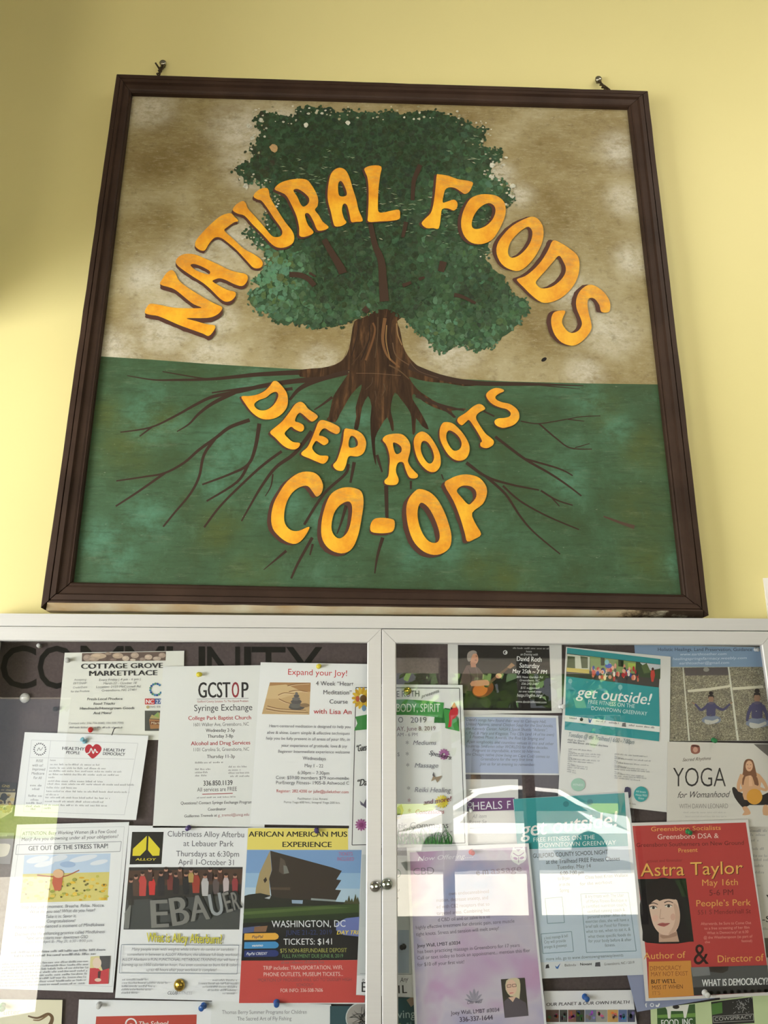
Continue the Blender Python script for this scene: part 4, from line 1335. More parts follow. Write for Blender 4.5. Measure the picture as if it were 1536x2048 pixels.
for i, (x, y, w) in enumerate(((385, 1236, 40), (385, 1268, 380), (380, 1295, 440), (376, 1318, 560), (374, 1344, 540), (372, 1368, 50), (368, 1396, 420), (362, 1418, 680), (358, 1446, 230), (356, 1474, 640), (352, 1500, 100), (348, 1522, 500), (344, 1552, 450), (340, 1580, 480), (336, 1604, 60))):
    f.grey('body_text', x, y, x + w, y + w * 0.012, 15, (164, 164, 170))
f.done()

# --- syringe exchange sheet
f = Flyer('flyer', 'white letter sheet with tall black capitals holding one red O, yellow pin at its corner', 'flyer',
          [(-118, 464), (600, 455), (590, 1590), (-190, 1590)], 3, 'c6', (233, 233, 232), group='paper notices in the case')
f.text('heading_text', 'GCST', 125, 682, 352, 680, 106, (38, 36, 38), 'b').text('heading_text', 'O', 360, 680, 414, 680, 106, (150, 46, 58), 'b').text('heading_text', 'P', 424, 680, 478, 680, 106, (38, 36, 38), 'b')
f.stroke('heading_text', [(118, 692), (478, 686)], 3, 3, GREY).text('heading_text', 'Guilford County Solution To The Opioid Problem', 120, 716, 478, 712, 15, (176, 70, 74))
f.text('heading_text', 'Syringe Exchange', 97, 776, 507, 769, 44, (62, 60, 64))
f.text('body_text', 'College Park Baptist Church', 57, 838, 498, 833, 27, (178, 56, 66), 'b').text('body_text', '1601 Walker Ave, Greensboro, NC', 90, 882, 482, 877, 24, MIDG)
f.text('body_text', 'Wednesday 2-5p', 180, 922, 384, 919, 23, (70, 68, 74), 'b').text('body_text', 'Thursday 3-8p', 192, 962, 372, 960, 23, (70, 68, 74), 'b')
f.text('body_text', 'Alcohol and Drug Services', 77, 1015, 492, 1008, 27, (178, 56, 66), 'b').text('body_text', '1101 Carolina St, Greensboro, NC', 90, 1057, 484, 1052, 24, MIDG).text('body_text', 'Thursday 11-3p', 188, 1104, 384, 1102, 23, (70, 68, 74), 'b')
f.grey('body_text', 105, 1142, 302, 1138, 14, GREY)
for x, y, w in ((105, 1188, 105), (105, 1210, 88), (105, 1232, 82), (338, 1170, 132), (338, 1193, 84), (338, 1213, 144), (350, 1236, 138)):
    f.grey('body_text', x, y, x + w, y - 2, 14, GREY)
f.text('body_text', '336.850.1139', 162, 1296, 368, 1292, 34, (58, 56, 62), 'b').text('body_text', 'All services are FREE', 120, 1338, 398, 1332, 28, MIDG)
f.stroke('body_text', [(155, 1356), (368, 1350)], 5, 5, (168, 50, 60)).grey('body_text', 118, 1385, 390, 1378, 12, GREY)
f.text('body_text', 'Questions? Contact Syringe Exchange Program', 3, 1428, 505, 1420, 20, (80, 78, 84), 'b', 0.1).text('body_text', 'Coordinator', 193, 1471, 320, 1468, 20, (80, 78, 84), 'b', 0.1)
f.text('body_text', 'Guillermo Tremols at', 28, 1518, 258, 1512, 19, (80, 78, 84), 'b', 0.1).text('body_text', 'g_tremol@uncg.edu', 266, 1512, 484, 1506, 19, (160, 60, 70), 'r', 0.1)
f.done()

# --- heart meditation flyer
f = Flyer('flyer', 'white meditation course flyer with red heading and stacked grey stones on sand', 'flyer',
          [(563, 435), (1360, 448), (1330, 1578), (490, 1566)], 5, 'c6', (241, 241, 243), group='paper notices in the case')
f.text('heading_text', 'Expand your Joy!', 750, 521, 1170, 531, 40, (204, 52, 58))
f.poly('photograph', [(628, 575), (912, 577), (903, 800), (572, 796)], (206, 172, 126)).poly('photograph', [(628, 575), (912, 577), (910, 640), (611, 650)], (178, 134, 90)).poly('photograph', [(620, 600), (740, 590), (860, 640), (700, 690), (600, 690)], (218, 188, 142))
for pts in ([(750, 600), (800, 588), (905, 580)], [(760, 640), (820, 630), (890, 640)], [(685, 665), (730, 648), (800, 655)], [(610, 740), (700, 760), (880, 770)], [(600, 760), (720, 780), (895, 786)], [(690, 690), (760, 720), (890, 740)]):
    f.stroke('photograph', pts, 6, 4, (140, 100, 64)).stroke('photograph', [(x, y + 6) for x, y in pts], 4, 3, (232, 206, 166))
for cx, cy, rx, ry, c in ((815, 748, 56, 20, (92, 88, 86)), (808, 735, 44, 20, (110, 106, 104)), (811, 710, 38, 16, (96, 92, 92)), (810, 690, 28, 13, (118, 112, 110)), (813, 670, 19, 11, (98, 94, 94)), (813, 653, 10, 10, (120, 114, 112)), (870, 735, 34, 14, (150, 122, 92))):
    f.ell('photograph', cx, cy, rx, ry, c, 18)
f.lines('heading_text', [('4 Week \u201cHeart', 948, 596, 1212, 599), ('Meditation\u201d', 998, 658, 1200, 660), ('Course', 1042, 723, 1172, 724)], 29, (84, 82, 94)).text('heading_text', 'with Lisa An', 932, 793, 1200, 798, 34, (200, 56, 62))
f.lines('body_text', [('Heart-centered meditation is designed to help you', 620, 888, 1192, 895), ('alive & shine. Learn simple & effective techniques', 606, 934, 1185, 941), ('help you be fully present in all areas of your life, in', 598, 974, 1185, 984), ('your experience of gratitude, love & joy', 706, 1024, 1165, 1031), ('Beginner Intermediate experience welcome', 682, 1066, 1186, 1072)], 20, (98, 96, 108), 'r', 0.1)
f.lines('body_text', [('Wednesdays', 855, 1115, 1018, 1120), ('May 1 - 22', 868, 1166, 1000, 1170), ('6:30pm \u2013 7:30pm', 820, 1216, 1044, 1220), ('Cost: $59.00 members $79 non-membe', 668, 1250, 1182, 1256), ('PurEnergy Fitness- 1905-B Ashwood C', 668, 1285, 1182, 1290)], 23, (96, 94, 106))
f.text('body_text', 'Register: 282.4200 or julie@julieluther.com', 672, 1342, 1178, 1350, 20, (206, 84, 88)).lines('body_text', [('Facilitator: Lisa Amani', 820, 1394, 1030, 1396), ('Purna Yoga 600 hrs., Integral Yoga 200 hrs.', 724, 1418, 1120, 1423)], 15, GREY)
f.done()

# --- mind body spirit flyer, half behind the mullion
f = Flyer('flyer', 'tall bordered expo flyer behind the mullion with green ribbon, red bird and sunflowers', 'flyer',
          [(705, 1368), (925, 1370), (936, 1692), (697, 1697)], 6, 'px', (236, 236, 236), group='paper notices in the case')
f.frame('border', [(712, 1375), (919, 1376.5), (930, 1686), (704, 1690)], 1.6, (70, 70, 72))
f.k('c6')
for i in range(14):
    a = i * 0.449
    f.ell('flower', 1268 + 44 * math.cos(a), 685 + 52 * math.sin(a), 26, 12, [(222, 184, 60), (206, 160, 44)][i % 2], 12, rot=a)
f.ell('flower', 1280, 690, 24, 28, (104, 74, 38), 14).ell('flower', 1240, 690, 14, 22, (190, 90, 60), 10).ell('flower', 1285, 755, 16, 22, (120, 150, 176), 10)
f.poly('ribbon', [(1224, 815), (1300, 800), (1340, 790), (1340, 900), (1215, 912), (1238, 862)], (66, 140, 72))
f.text('body_text', '\u201cGues', 1225, 1060, 1300, 1050, 46, (46, 44, 48), 'b', 0.3).text('body_text', '\u201cDa', 1230, 1300, 1304, 1294, 46, (46, 44, 48), 'b', 0.3)
f.poly('butterfly', [(1255, 1400), (1282, 1425), (1300, 1385), (1300, 1455), (1282, 1440), (1262, 1430)], (104, 98, 116))
for i in range(12):
    a = i * 0.5236
    f.ell('flower#2', 1265 + 26 * math.cos(a), 1570 + 26 * math.sin(a), 18, 7, (168, 96, 150), 10, rot=a)
f.ell('flower#2', 1265, 1570, 17, 17, (140, 66, 118), 12)
f.k('r1')
f.text('heading_text', 'E RUTH', 125, 668, 305, 664, 46, (84, 84, 88)).text('heading_text', 'presents', 318, 676, 452, 632, 24, (84, 84, 88), 'r', 0.5)
f.poly('ribbon', [(500, 752), (535, 758), (605, 830), (608, 930), (500, 905), (505, 868), (415, 866), (420, 815)], (44, 112, 56)).poly('ribbon', [(485, 755), (560, 775), (590, 850), (610, 932), (505, 908)], (72, 156, 78))
f.poly('ribbon', [(60, 690), (200, 686), (350, 696), (490, 712), (480, 828), (330, 812), (200, 806), (60, 806)], (76, 156, 82))
f.text('ribbon', 'BODY, SPIRIT', 122, 782, 462, 782, 62, (226, 240, 224))
f.poly('bird', [(570, 708), (582, 735), (600, 765), (598, 800), (578, 830), (556, 840), (548, 896), (522, 902), (532, 840), (530, 800), (540, 768), (548, 745)], (206, 54, 62))
f.poly('bird', [(542, 748), (560, 742), (556, 762), (545, 768)], (70, 30, 32))
f.text('heading_text', 'O', 138, 864, 180, 864, 42, (84, 82, 88)).text('heading_text', '2019', 232, 866, 360, 864, 42, (84, 82, 88))
f.text('body_text', 'AY, June 8, 2019', 128, 928, 428, 924, 32, (122, 84, 96)).text('body_text', 'AM - 6 PM', 130, 970, 290, 969, 26, (110, 106, 116))
TX = (104, 102, 110)
f.text('body_text', '*', 196, 1050, 222, 1050, 44, TX).text('body_text', 'Mediums', 250, 1036, 430, 1036, 34, TX, 'r', 0.25).text('body_text', 's', 132, 1122, 152, 1122, 40, TX).text('body_text', '*', 196, 1136, 222, 1136, 44, TX)
for i in range(12):
    a = i * 0.5236
    f.ell('flower#3', 490 + 26 * math.cos(a), 1108 + 26 * math.sin(a), 18, 8, (178, 112, 166), 10, rot=a)
f.text('body_text', 'Speakers', 372, 1108, 540, 1150, 34, (44, 40, 46), 'b', 0.3)
f.text('body_text', '*', 200, 1222, 226, 1222, 44, TX).text('body_text', 'Massage', 262, 1210, 446, 1210, 34, TX, 'r', 0.25)
f.poly('butterfly#2', [(410, 1242), (425, 1285), (475, 1272), (455, 1308), (440, 1326), (425, 1300), (392, 1316), (405, 1285)], (150, 124, 84)).poly('butterfly#2', [(410, 1242), (425, 1285), (402, 1270)], (70, 58, 54))
f.text('body_text', 'Reiki Healing', 262, 1398, 540, 1402, 38, (124, 120, 132), 'r', 0.2).text('body_text', '*', 206, 1400, 232, 1400, 44, TX)
for i in range(14):
    a = i * 0.449
    f.ell('flower#4', 475 + 34 * math.cos(a), 1472 + 34 * math.sin(a), 18, 8, (226, 208, 70), 10, rot=a)
f.ell('flower#4', 475, 1472, 26, 26, (214, 194, 60), 14)
f.text('body_text', 'and more!', 334, 1498, 548, 1466, 36, (120, 40, 60), 'b', 0.25)
f.text('body_text', '*', 212, 1494, 236, 1494, 44, (150, 70, 90)).text('body_text', '*', 214, 1572, 238, 1572, 44, (140, 50, 66)).text('body_text', 'Concessions', 268, 1567, 492, 1564, 34, (166, 56, 74), 'r', 0.2)
f.poly('flower#5', [(120, 1525), (165, 1490), (182, 1540), (160, 1600), (120, 1610)], (206, 180, 60)).ell('flower#5', 135, 1552, 26, 38, (60, 46, 26), 14)
f.k('r3')
r = random.Random(9)
for i in range(46):
    x = 130 + i * 9.2
    h = r.uniform(50, 150)
    f.stroke('grass', [(x, 262), (x + r.uniform(-15, 15), 262 - h * 0.5), (x + r.uniform(-45, 45), 262 - h)], 13, 2, [(44, 110, 44), (66, 140, 58), (34, 84, 36)][i % 3])
f.text('heading_text', 'tic Commons', 138, 142, 528, 138, 46, (84, 84, 88)).grey('body_text', 150, 178, 560, 172, 18, GREY).grey('body_text', 150, 205, 520, 202, 18, GREY)
f.done()

# --- stress trap flyer
f = Flyer('flyer', 'white mindfulness flyer with a photo of a yellow sunflower field under blue sky', 'flyer',
          [(130, 112), (992, 92), (868, 1402), (-30, 1372)], 2, 'c7', (238, 238, 240), group='paper notices in the case')
f.frame('border', [(165, 145), (955, 128), (862, 1355), (0, 1328)], 2.5, (190, 190, 194)).frame('border', [(130, 268), (932, 242), (922, 318), (120, 342)], 4, (140, 142, 150))
f.lines('heading_text', [('ATTENTION, Busy Working Women (& a Few Good', 170, 194, 893, 176), ('Men)! Are you drowning under all your obligations?', 163, 238, 908, 214)], 26, (92, 92, 98), 'r', 0.15)
f.text('heading_text', 'GET OUT OF THE STRESS TRAP!', 218, 312, 832, 292, 34, (88, 90, 98), 'b')
f.poly('photograph', [(187, 347), (850, 333), (840, 480), (176, 494)], (196, 214, 238)).poly('photograph', [(176, 492), (840, 476), (826, 694), (155, 714)], (222, 208, 126))
for cx, cy, rx, ry in ((290, 380, 90, 26), (450, 370, 70, 24), (340, 415, 80, 20), (640, 372, 110, 22), (760, 402, 70, 18)):
    f.ell('photograph', cx, cy, rx, ry, (230, 234, 244), 18, rot=-0.2)
f.ell('photograph', 520, 418, 60, 24, (168, 190, 224), 16)
r = random.Random(5)
for i in range(70):
    x, y = r.uniform(180, 815), r.uniform(510, 690)
    x = max(165, min(818, x))
    f.ell('photograph', x, y, r.uniform(10, 22), r.uniform(7, 13), [(236, 196, 70), (206, 196, 90), (170, 172, 84), (240, 206, 96), (226, 176, 56)][i % 5], 9, flat=(i % 4 > 0))
for i in range(16):
    x, y = r.uniform(190, 805), r.uniform(530, 680)
    f.ell('photograph', x, y, 9, 8, (120, 112, 62), 8, flat=True)
f.stroke('photograph', [(285, 500), (400, 512), (500, 508), (608, 462)], 10, 8, (186, 112, 84)).poly('photograph', [(410, 500), (482, 498), (478, 560), (466, 618), (420, 620), (400, 560)], (206, 110, 84)).ell('photograph', 448, 488, 42, 34, (232, 190, 150), 16)
f.lines('body_text', [('Stop. For just a moment. Breathe. Relax. Notice.', 160, 758, 802, 743), ('What do you see? What do you hear?', 225, 795, 728, 780), ('Take it in. Savor it.', 348, 831, 586, 824), ('Congratulations!', 355, 865, 578, 861), ('You\u2019ve just experienced a moment of Mindfulness', 110, 912, 800, 891), ('Discover the life enhancing practice called Mindfulness', 112, 967, 802, 945), ('Next series starts near downtown GSO', 202, 996, 675, 985)], 24, (106, 106, 114), 'r', 0.15)
f.text('body_text', 'Weekdays, April 8 - May 21, 6:30 - 8:00 p.m.', 190, 1026, 714, 1012, 21, (166, 166, 172), 'r', 0.15)
f.grey('body_text', 85, 1102, 812, 1080, 20, (130, 130, 138)).grey('body_text', 110, 1130, 738, 1112, 20, (130, 130, 138))
for i in range(8):
    f.grey('body_text', 20 - i * 3, 1190 + i * 24, 680 - i * 4, 1168 + i * 24, 17, (140, 140, 146))
f.poly('portrait', [(695, 1125), (848, 1120), (832, 1335), (682, 1338)], (226, 214, 160)).poly('portrait', [(765, 1122), (848, 1120), (842, 1220), (790, 1235), (768, 1180)], (86, 84, 88)).poly('portrait', [(690, 1215), (750, 1212), (775, 1235), (838, 1215), (832, 1335), (682, 1338)], (206, 72, 80)).ell('portrait', 745, 1175, 34, 42, (238, 214, 196), 16).poly('portrait', [(752, 1240), (775, 1236), (768, 1300), (750, 1300)], (92, 60, 62)).ell('portrait', 752, 1305, 26, 14, (232, 204, 186), 12)
f.done()

# --- fitness in the park flyer
f = Flyer('flyer', 'white fitness flyer with yellow arrow logo and a night photo of big grey letters', 'flyer',
          [(258, 1651), (505, 1654), (484, 2003), (230, 1996)], 3, 'px', (239, 239, 242), group='paper notices in the case')
f.k('c7').poly('logo', [(1015, 168), (1257, 168), (1240, 415), (995, 418)], (38, 36, 34)).poly('logo', [(1128, 198), (1122, 305), (1076, 352), (1017, 352), (1021, 298)], (232, 214, 54)).poly('logo', [(1141, 198), (1228, 298), (1223, 350), (1172, 352), (1136, 308)], (232, 214, 54)).text('logo', 'ALLOY', 1040, 388, 1196, 388, 18, (226, 208, 60), 'b', 0.2)
f.k('px')
f.lines('heading_text', [('ClubFitness Alloy Afterbu', 334.5, 1673, 489, 1674.5), ('at Lebauer Park', 366.5, 1692, 467, 1693), ('Thursdays at 6:30pm', 352, 1712.5, 479, 1713.5), ('April 1-October 31', 356.5, 1729, 470.5, 1730.5)], 11, (104, 104, 112), 'r')
PH = [(258, 1734.5), (485.5, 1734), (478.5, 1859), (247, 1859)]
f.poly('photograph', PH, (58, 54, 52)).poly('photograph', [(257.5, 1741), (485, 1738), (483, 1768), (255.5, 1772)], (84, 62, 50)).poly('photograph', [(253, 1800), (481, 1790), (478.5, 1859), (247, 1859)], (74, 76, 76))
r = random.Random(8)
SK = (188, 138, 118)
for x, y, w, h, c in ((285, 1752, 13, 40, (196, 76, 72)), (262, 1765, 11, 45, (60, 56, 54)), (304, 1758, 11, 32, (208, 60, 58)), (272, 1758, 11, 34, (90, 70, 60)), (322, 1752, 12, 40, (46, 44, 48)), (352, 1754, 11, 34, (44, 40, 44)), (340, 1750, 10, 30, (120, 60, 56)), (372, 1753, 11, 36, (40, 40, 44)), (392, 1750, 13, 36, (160, 64, 52)), (410, 1756, 12, 36, (190, 186, 188)),
                      (432, 1758, 11, 30, (96, 84, 84)), (452, 1755, 10, 32, (196, 180, 182)), (470, 1756, 10, 30, (150, 60, 66)), (382, 1745, 9, 20, (180, 150, 90)), (440, 1745, 9, 18, (90, 60, 50)), (420, 1744, 9, 18, (70, 52, 50)), (300, 1744, 9, 18, (80, 60, 56)), (332, 1743, 9, 16, (60, 46, 44)), (360, 1743, 9, 14, (96, 70, 60))):
    f.poly('photograph', [(x - w * 0.35, y), (x + w * 0.35, y), (x + w * 0.62, y + h * 0.25), (x + w * 0.5, y + h), (x - w * 0.5, y + h), (x - w * 0.62, y + h * 0.25)], c)
    f.ell('photograph', x, y - 3.5, 3.8, 4.8, SK, 12, flat=True).ell('photograph', x, y - 6.5, 4.0, 3.0, (52, 38, 34), 10)
for ch, x0, y0, x1, y1, h in (('L', 232, 1858, 262, 1857, 52), ('E', 298, 1856, 339, 1854, 55), ('B', 341, 1853, 381, 1847, 56), ('A', 383, 1843, 419, 1838, 50), ('U', 421, 1833, 450, 1828, 44), ('E', 452, 1826, 467, 1822, 40), ('R', 467, 1821, 481, 1818, 36)):
    if ch == 'L':
        f.poly('photograph', [(249, 1826), (260, 1810), (262, 1812), (258, 1857), (248.5, 1857)], (128, 128, 124))
        continue
    f.text('photograph', ch, x0 + 4, y0 - 3, x1 + 4, y1 - 3, h, (44, 46, 46), 'b')
    f.L += 4
    f.text('photograph', ch, x0, y0, x1, y1, h, (132, 130, 126) if ch != 'U' else (156, 160, 164), 'b')
    f.L += 3
f.text('heading_text', 'What is Alloy Afterburn?', 293.5, 1884.3, 445, 1888.3, 18, (120, 116, 84), 'b')
f.L += 4
f.text('heading_text', 'What is Alloy Afterburn?', 293, 1883, 444, 1887, 18, (226, 216, 72), 'b')
f.frame('border', [(243, 1889.5), (478, 1890.5), (474, 1948), (238.5, 1946)], 1.0, (126, 134, 148))
f.lines('body_text', [('Many people train with weights while others do cardio or aerobics', 263, 1901, 467, 1901.5), ('somewhere in between is ALLOY Afterburn, the ultimate full-body workout', 254, 1911.5, 475, 1912), ('ALLOY Afterburn is FUN, FUNCTIONAL, METABOLIC TRAINING that will have y', 244, 1921.5, 475, 1922), ('burning up to 1000 calories an hour. You even continue to burn fat & calor', 243, 1932, 474, 1932.5), ('up to 48 hours after your workout is complete!', 292, 1942, 433, 1942.5)], 5.6, (118, 118, 126), 'r', 0.15)
for i in range(5):
    f.grey('body_text', 244 - i * 0.4, 1961 + i * 6.6, 244 + [50, 90, 66, 58, 30][i], 1961 + i * 6.6, 4.5, (150, 150, 156)).grey('body_text', 475 - [50, 78, 70, 60, 30][i], 1962 + i * 6.6, 474 - i * 0.4, 1962.5 + i * 6.6, 4.5, (156, 156, 162))
f.text('logo', 'CLUB', 334, 1989, 355, 1989, 6.5, (84, 84, 90), 'r', 0.2).text('logo', 'FITNESS', 357, 1989, 384, 1989.3, 6, (190, 190, 196), 'r', 0.2)
f.done()

# --- museum trip poster
f = Flyer('poster', 'museum trip poster with yellow banner, dark stepped building and red bottom block', 'poster',
          [(495, 1655), (738, 1657), (736, 2008), (477.5, 2006.5)], 4, 'px', (232, 232, 233), group='paper notices in the case')
f.k('c8')
f.poly('banner', [(476, 127), (1172, 128), (1174, 278), (468, 277)], (240, 222, 116)).lines('banner', [('AFRICAN AMERICAN MUS', 480, 186, 1168, 187)], 36, (44, 40, 34), 'b').text('banner', 'EXPERIENCE', 712, 258, 1060, 259, 36, (44, 40, 34), 'b')
f.poly('photograph', [(468, 278), (1268, 279), (1252, 660), (448, 640)], (128, 164, 212)).poly('photograph', [(460, 440), (1260, 440), (1252, 660), (448, 640)], (156, 190, 224)).poly('photograph', [(456, 540), (1256, 550), (1252, 660), (448, 640)], (184, 208, 228))
f.poly('photograph', [(628, 285), (640, 420), (622, 480), (630, 605), (525, 602), (530, 545), (555, 440), (592, 360)], (168, 148, 108)).poly('photograph', [(630, 284), (1066, 402), (1130, 425), (1092, 485), (1126, 490), (1084, 556), (1125, 560), (1088, 632), (640, 622), (622, 480), (642, 420)], (62, 52, 46)).poly('photograph', [(700, 330), (730, 350), (745, 400), (760, 440), (720, 450), (690, 430)], (92, 82, 72)).poly('photograph', [(722, 385), (745, 392), (762, 440), (725, 446)], (128, 128, 122))
f.poly('photograph', [(582, 488), (600, 468), (608, 490), (592, 510)], (50, 40, 34)).poly('photograph', [(630, 540), (770, 540), (770, 560), (632, 556)], (88, 76, 62))
f.poly('photograph', [(450, 600), (480, 590), (560, 580), (640, 600), (700, 615), (1090, 640), (1250, 650), (1250, 700), (445, 712)], (44, 46, 40)).poly('photograph', [(780, 628), (858, 630), (855, 655), (782, 652)], (150, 170, 196)).poly('photograph', [(915, 615), (1090, 628), (1085, 640), (915, 628)], (150, 160, 160)).poly('photograph', [(590, 615), (635, 600), (625, 622)], (190, 196, 200))
for x, h in ((1180, 60), (1200, 40), (1225, 70), (1240, 50), (1160, 30)):
    f.poly('photograph', [(x - 18, 655), (x, 655 - h), (x + 14, 655)], (84, 84, 58))
f.poly('photograph', [(446, 690), (1250, 655), (1250, 740), (442, 790)], (64, 84, 44)).poly('photograph', [(446, 712), (1000, 672), (1200, 680), (442, 732)], (84, 104, 56)).poly('photograph', [(442, 760), (1250, 715), (1250, 800), (440, 830)], (44, 56, 36))
f.poly('colour_block', [(440, 790), (1250, 760), (1246, 1046), (428, 1052)], (30, 29, 30)).poly('colour_block', [(442, 822), (560, 808), (520, 850), (440, 862)], (82, 92, 136)).poly('colour_block', [(520, 815), (612, 808), (600, 850), (515, 852)], (136, 100, 76)).poly('colour_block', [(1090, 790), (1160, 755), (1254, 745), (1252, 884), (1140, 872), (1090, 840)], (112, 124, 186))
f.text('heading_text', 'WASHINGTON, DC', 640, 819, 1158, 815, 46, (236, 238, 242)).text('heading_text', 'JUNE 21-22, 2019', 740, 873, 1062, 868, 33, (56, 66, 120)).text('heading_text', 'DAY TRIP', 1092, 869, 1262, 868, 28, (240, 214, 74), 'b', 0.25).text('heading_text', 'TICKETS: $141', 722, 941, 1072, 938, 42, (236, 236, 238))
f.text('heading_text', 'TICKETS', 1106, 318, 1206, 318, 24, (196, 120, 160)).text('heading_text', 'INCLUDED', 1096, 354, 1216, 354, 24, (196, 120, 160))
for y, c, t, tc in ((862, (236, 178, 72), 'PayPal', (60, 60, 90)), (922, (70, 146, 204), 'venmo', (236, 240, 244)), (980, (40, 54, 116), 'PayPal CREDIT', (228, 230, 240))):
    f.poly('button', [(450, y), (665, y - 4), (683, y + 6), (690, y + 21), (683, y + 36), (665, y + 44), (447, y + 46)], c)
    f.text('button', t, 500 if len(t) < 8 else 462, y + 33, 578 if len(t) < 8 else 606, y + 31, 19, tc, 'b', 0.3)
f.text('body_text', '$75 NON-REFUNDABLE DEPOSIT', 698, 996, 1166, 992, 28, (176, 176, 92)).text('body_text', 'FULL PAYMENT DUE JUNE 8, 2019', 712, 1033, 1140, 1030, 25, (84, 136, 74))
f.poly('colour_block', [(428, 1052), (1246, 1047), (1243, 1275), (1290, 1300), (1288, 1345), (412, 1348)], (204, 78, 74))
f.text('body_text', 'http://paypal.me/trip', 706, 1074, 1022, 1070, 24, (128, 52, 52)) if False else f.grey('body_text', 706, 1074, 1022, 1070, 24, (140, 56, 54))
f.lines('body_text', [('TRIP includes: TRANSPORTATION, WIFI,', 580, 1116, 1138, 1112), ('PHONE OUTLETS, MUSEUM TICKETS...', 582, 1161, 1140, 1158)], 27, (240, 210, 204)).lines('body_text', [('*PORTION OF PROCEEDS WILL GO TO DUDLEY HIGH', 540, 1199, 1200, 1193), ('SCHOOL!*', 812, 1232, 932, 1230)], 22, (116, 46, 46)).text('body_text', 'FOR INFO: 336-508-7606', 700, 1273, 998, 1269, 25, (240, 210, 204))
f.done()

# --- slim pale sheet behind the mullion
f = Flyer('flyer', 'narrow pale grey sheet mostly hidden by the mullion beside the museum poster', 'flyer',
          [(724, 1709), (838, 1712), (846, 1996), (712, 1990)], 5, 'px', (206, 211, 212), group='paper notices in the case')
f.poly('colour_block', [(714, 1951), (844, 1949), (845.5, 1995), (713, 1989)], (238, 238, 240)).stroke('colour_block', [(720, 1947), (822, 1949)], 1, 1, (150, 152, 154))
f.text('heading_text', 'o', 724, 1963, 729, 1963, 8, (60, 60, 62)).text('heading_text', 'E', 722, 1984, 733, 1984, 20, (40, 40, 42), 'b').text('heading_text', 'Any', 800, 1965, 816, 1962, 9, (60, 60, 62), 'r', 0.3).text('heading_text', '1L', 793, 1987, 814, 1986, 16, (34, 34, 36), 'b')
f.text('heading_text', 'T T t', 794, 1820, 799, 1778, 5, (70, 76, 74), 'b')
f.ring('logo', 793, 1747, 9, 1.6, (104, 140, 118)).rect('colour_block', 795, 1860, 818, 1946, (170, 184, 200))
f.done()

# --- bottom row left of the mullion
f = Flyer('flyer', 'white sheet with a brick red box and white swirl at the bottom edge', 'flyer', [(158, 1999), (428, 2003), (434, 2300), (140, 2300)], 1, 'px', (240, 240, 243), group='paper notices in the case')
f.poly('banner', [(192.5, 2033), (393.5, 2029), (391, 2110), (186, 2110)], (192, 74, 62)).ring('logo', 262, 2048, 12, 3, WHITE).ell('logo', 262, 2052, 6, 5, (230, 226, 224), 12).text('banner', 'The School', 276, 2052, 336, 2051, 9, (240, 232, 228), 'b', 0.2)
f.done()
f = Flyer('flyer', 'white sheet of grey serif lines about summer programs under the museum poster', 'flyer', [(424, 2001), (662, 2009), (672, 2310), (404, 2310)], 2, 'px', (234, 235, 236), group='paper notices in the case')
f.lines('heading_text', [('Thomas Berry Summer Programs for Children', 444, 2028, 614, 2027.5), ('The Sacred Art of Fly Fishing', 474.5, 2041, 583, 2040.5)], 7.5, (132, 132, 136))
f.done()
f = Flyer('postcard', 'dark teal card with a round grey sketch beside the mullion foot', 'postcard', [(660, 2012), (752, 2012), (754, 2080), (660, 2080)], 3, 'px', (52, 84, 92), group='paper notices in the case')
f.ring('logo', 722, 2036, 31, 2, (200, 206, 206)).ell('logo', 722, 2036, 29, 29, (164, 158, 152), 24)
r = random.Random(4)
for i in range(12):
    a, b = r.uniform(0, 6.28), r.uniform(0, 6.28)
    f.stroke('logo', [(722 + 22 * math.cos(a), 2036 + 22 * math.sin(a)), (722 + r.uniform(-10, 10), 2036 + r.uniform(-10, 10)), (722 + 20 * math.cos(b), 2036 + 20 * math.sin(b))], 1.2, 1, (110, 106, 106), flat=True)
f.text('logo', 'Carolina', 704, 2054, 734, 2050, 5, (52, 84, 92), 'r', 0.3)
f.done()
f = Flyer('flyer', 'cream sheet with a curling brown branch at the bottom left', 'flyer', [(-20, 1998), (125, 2000), (112, 2290), (-40, 2290)], 1, 'px', (236, 228, 200), group='paper notices in the case')
f.stroke('drawing', [(56, 2032), (75, 2036), (95, 2028), (104, 2034), (102, 2046), (92, 2062)], 3, 9, (112, 86, 58)).stroke('drawing', [(95, 2030), (80, 2040), (66, 2040)], 4, 2, (130, 102, 70)).text('heading_text', 'utter', 6, 2030, 40, 2028, 10, (170, 160, 140), 'r', 0.2)
f.done()
f = Flyer('postcard', 'dark card with gold letters and foliage at the left frame edge', 'postcard', [(-30, 1561), (34, 1566), (24, 1640), (-30, 1636)], 2, 'px', (44, 40, 36), group='paper notices in the case')
f.text('heading_text', 'GNS', 3, 1574, 19, 1575, 5, (184, 164, 92), 'b', 0.2).grey('heading_text', 2, 1581, 31, 1582, 4, (160, 142, 84))
f.poly('photograph', [(-30, 1584), (31.5, 1585), (24, 1624), (2, 1637), (-30, 1634)], (196, 184, 150))
r = random.Random(6)
for i in range(26):
    f.ell('photograph', r.uniform(0, 25), r.uniform(1590, 1626), r.uniform(2, 5), r.uniform(2, 4), [(150, 124, 66), (184, 152, 84), (52, 50, 46), (108, 88, 52), (204, 182, 120)][i % 5], 8, flat=(i % 3 > 0))
f.ell('photograph', 8, 1594, 7, 8, (40, 42, 42), 12)
f.done()
f = Flyer('postcard', 'grey card with a cream oval shape below the gold lettered card', 'postcard', [(-30, 1664), (29, 1666), (20, 1728), (-30, 1727)], 1, 'px', (132, 130, 134), group='paper notices in the case')
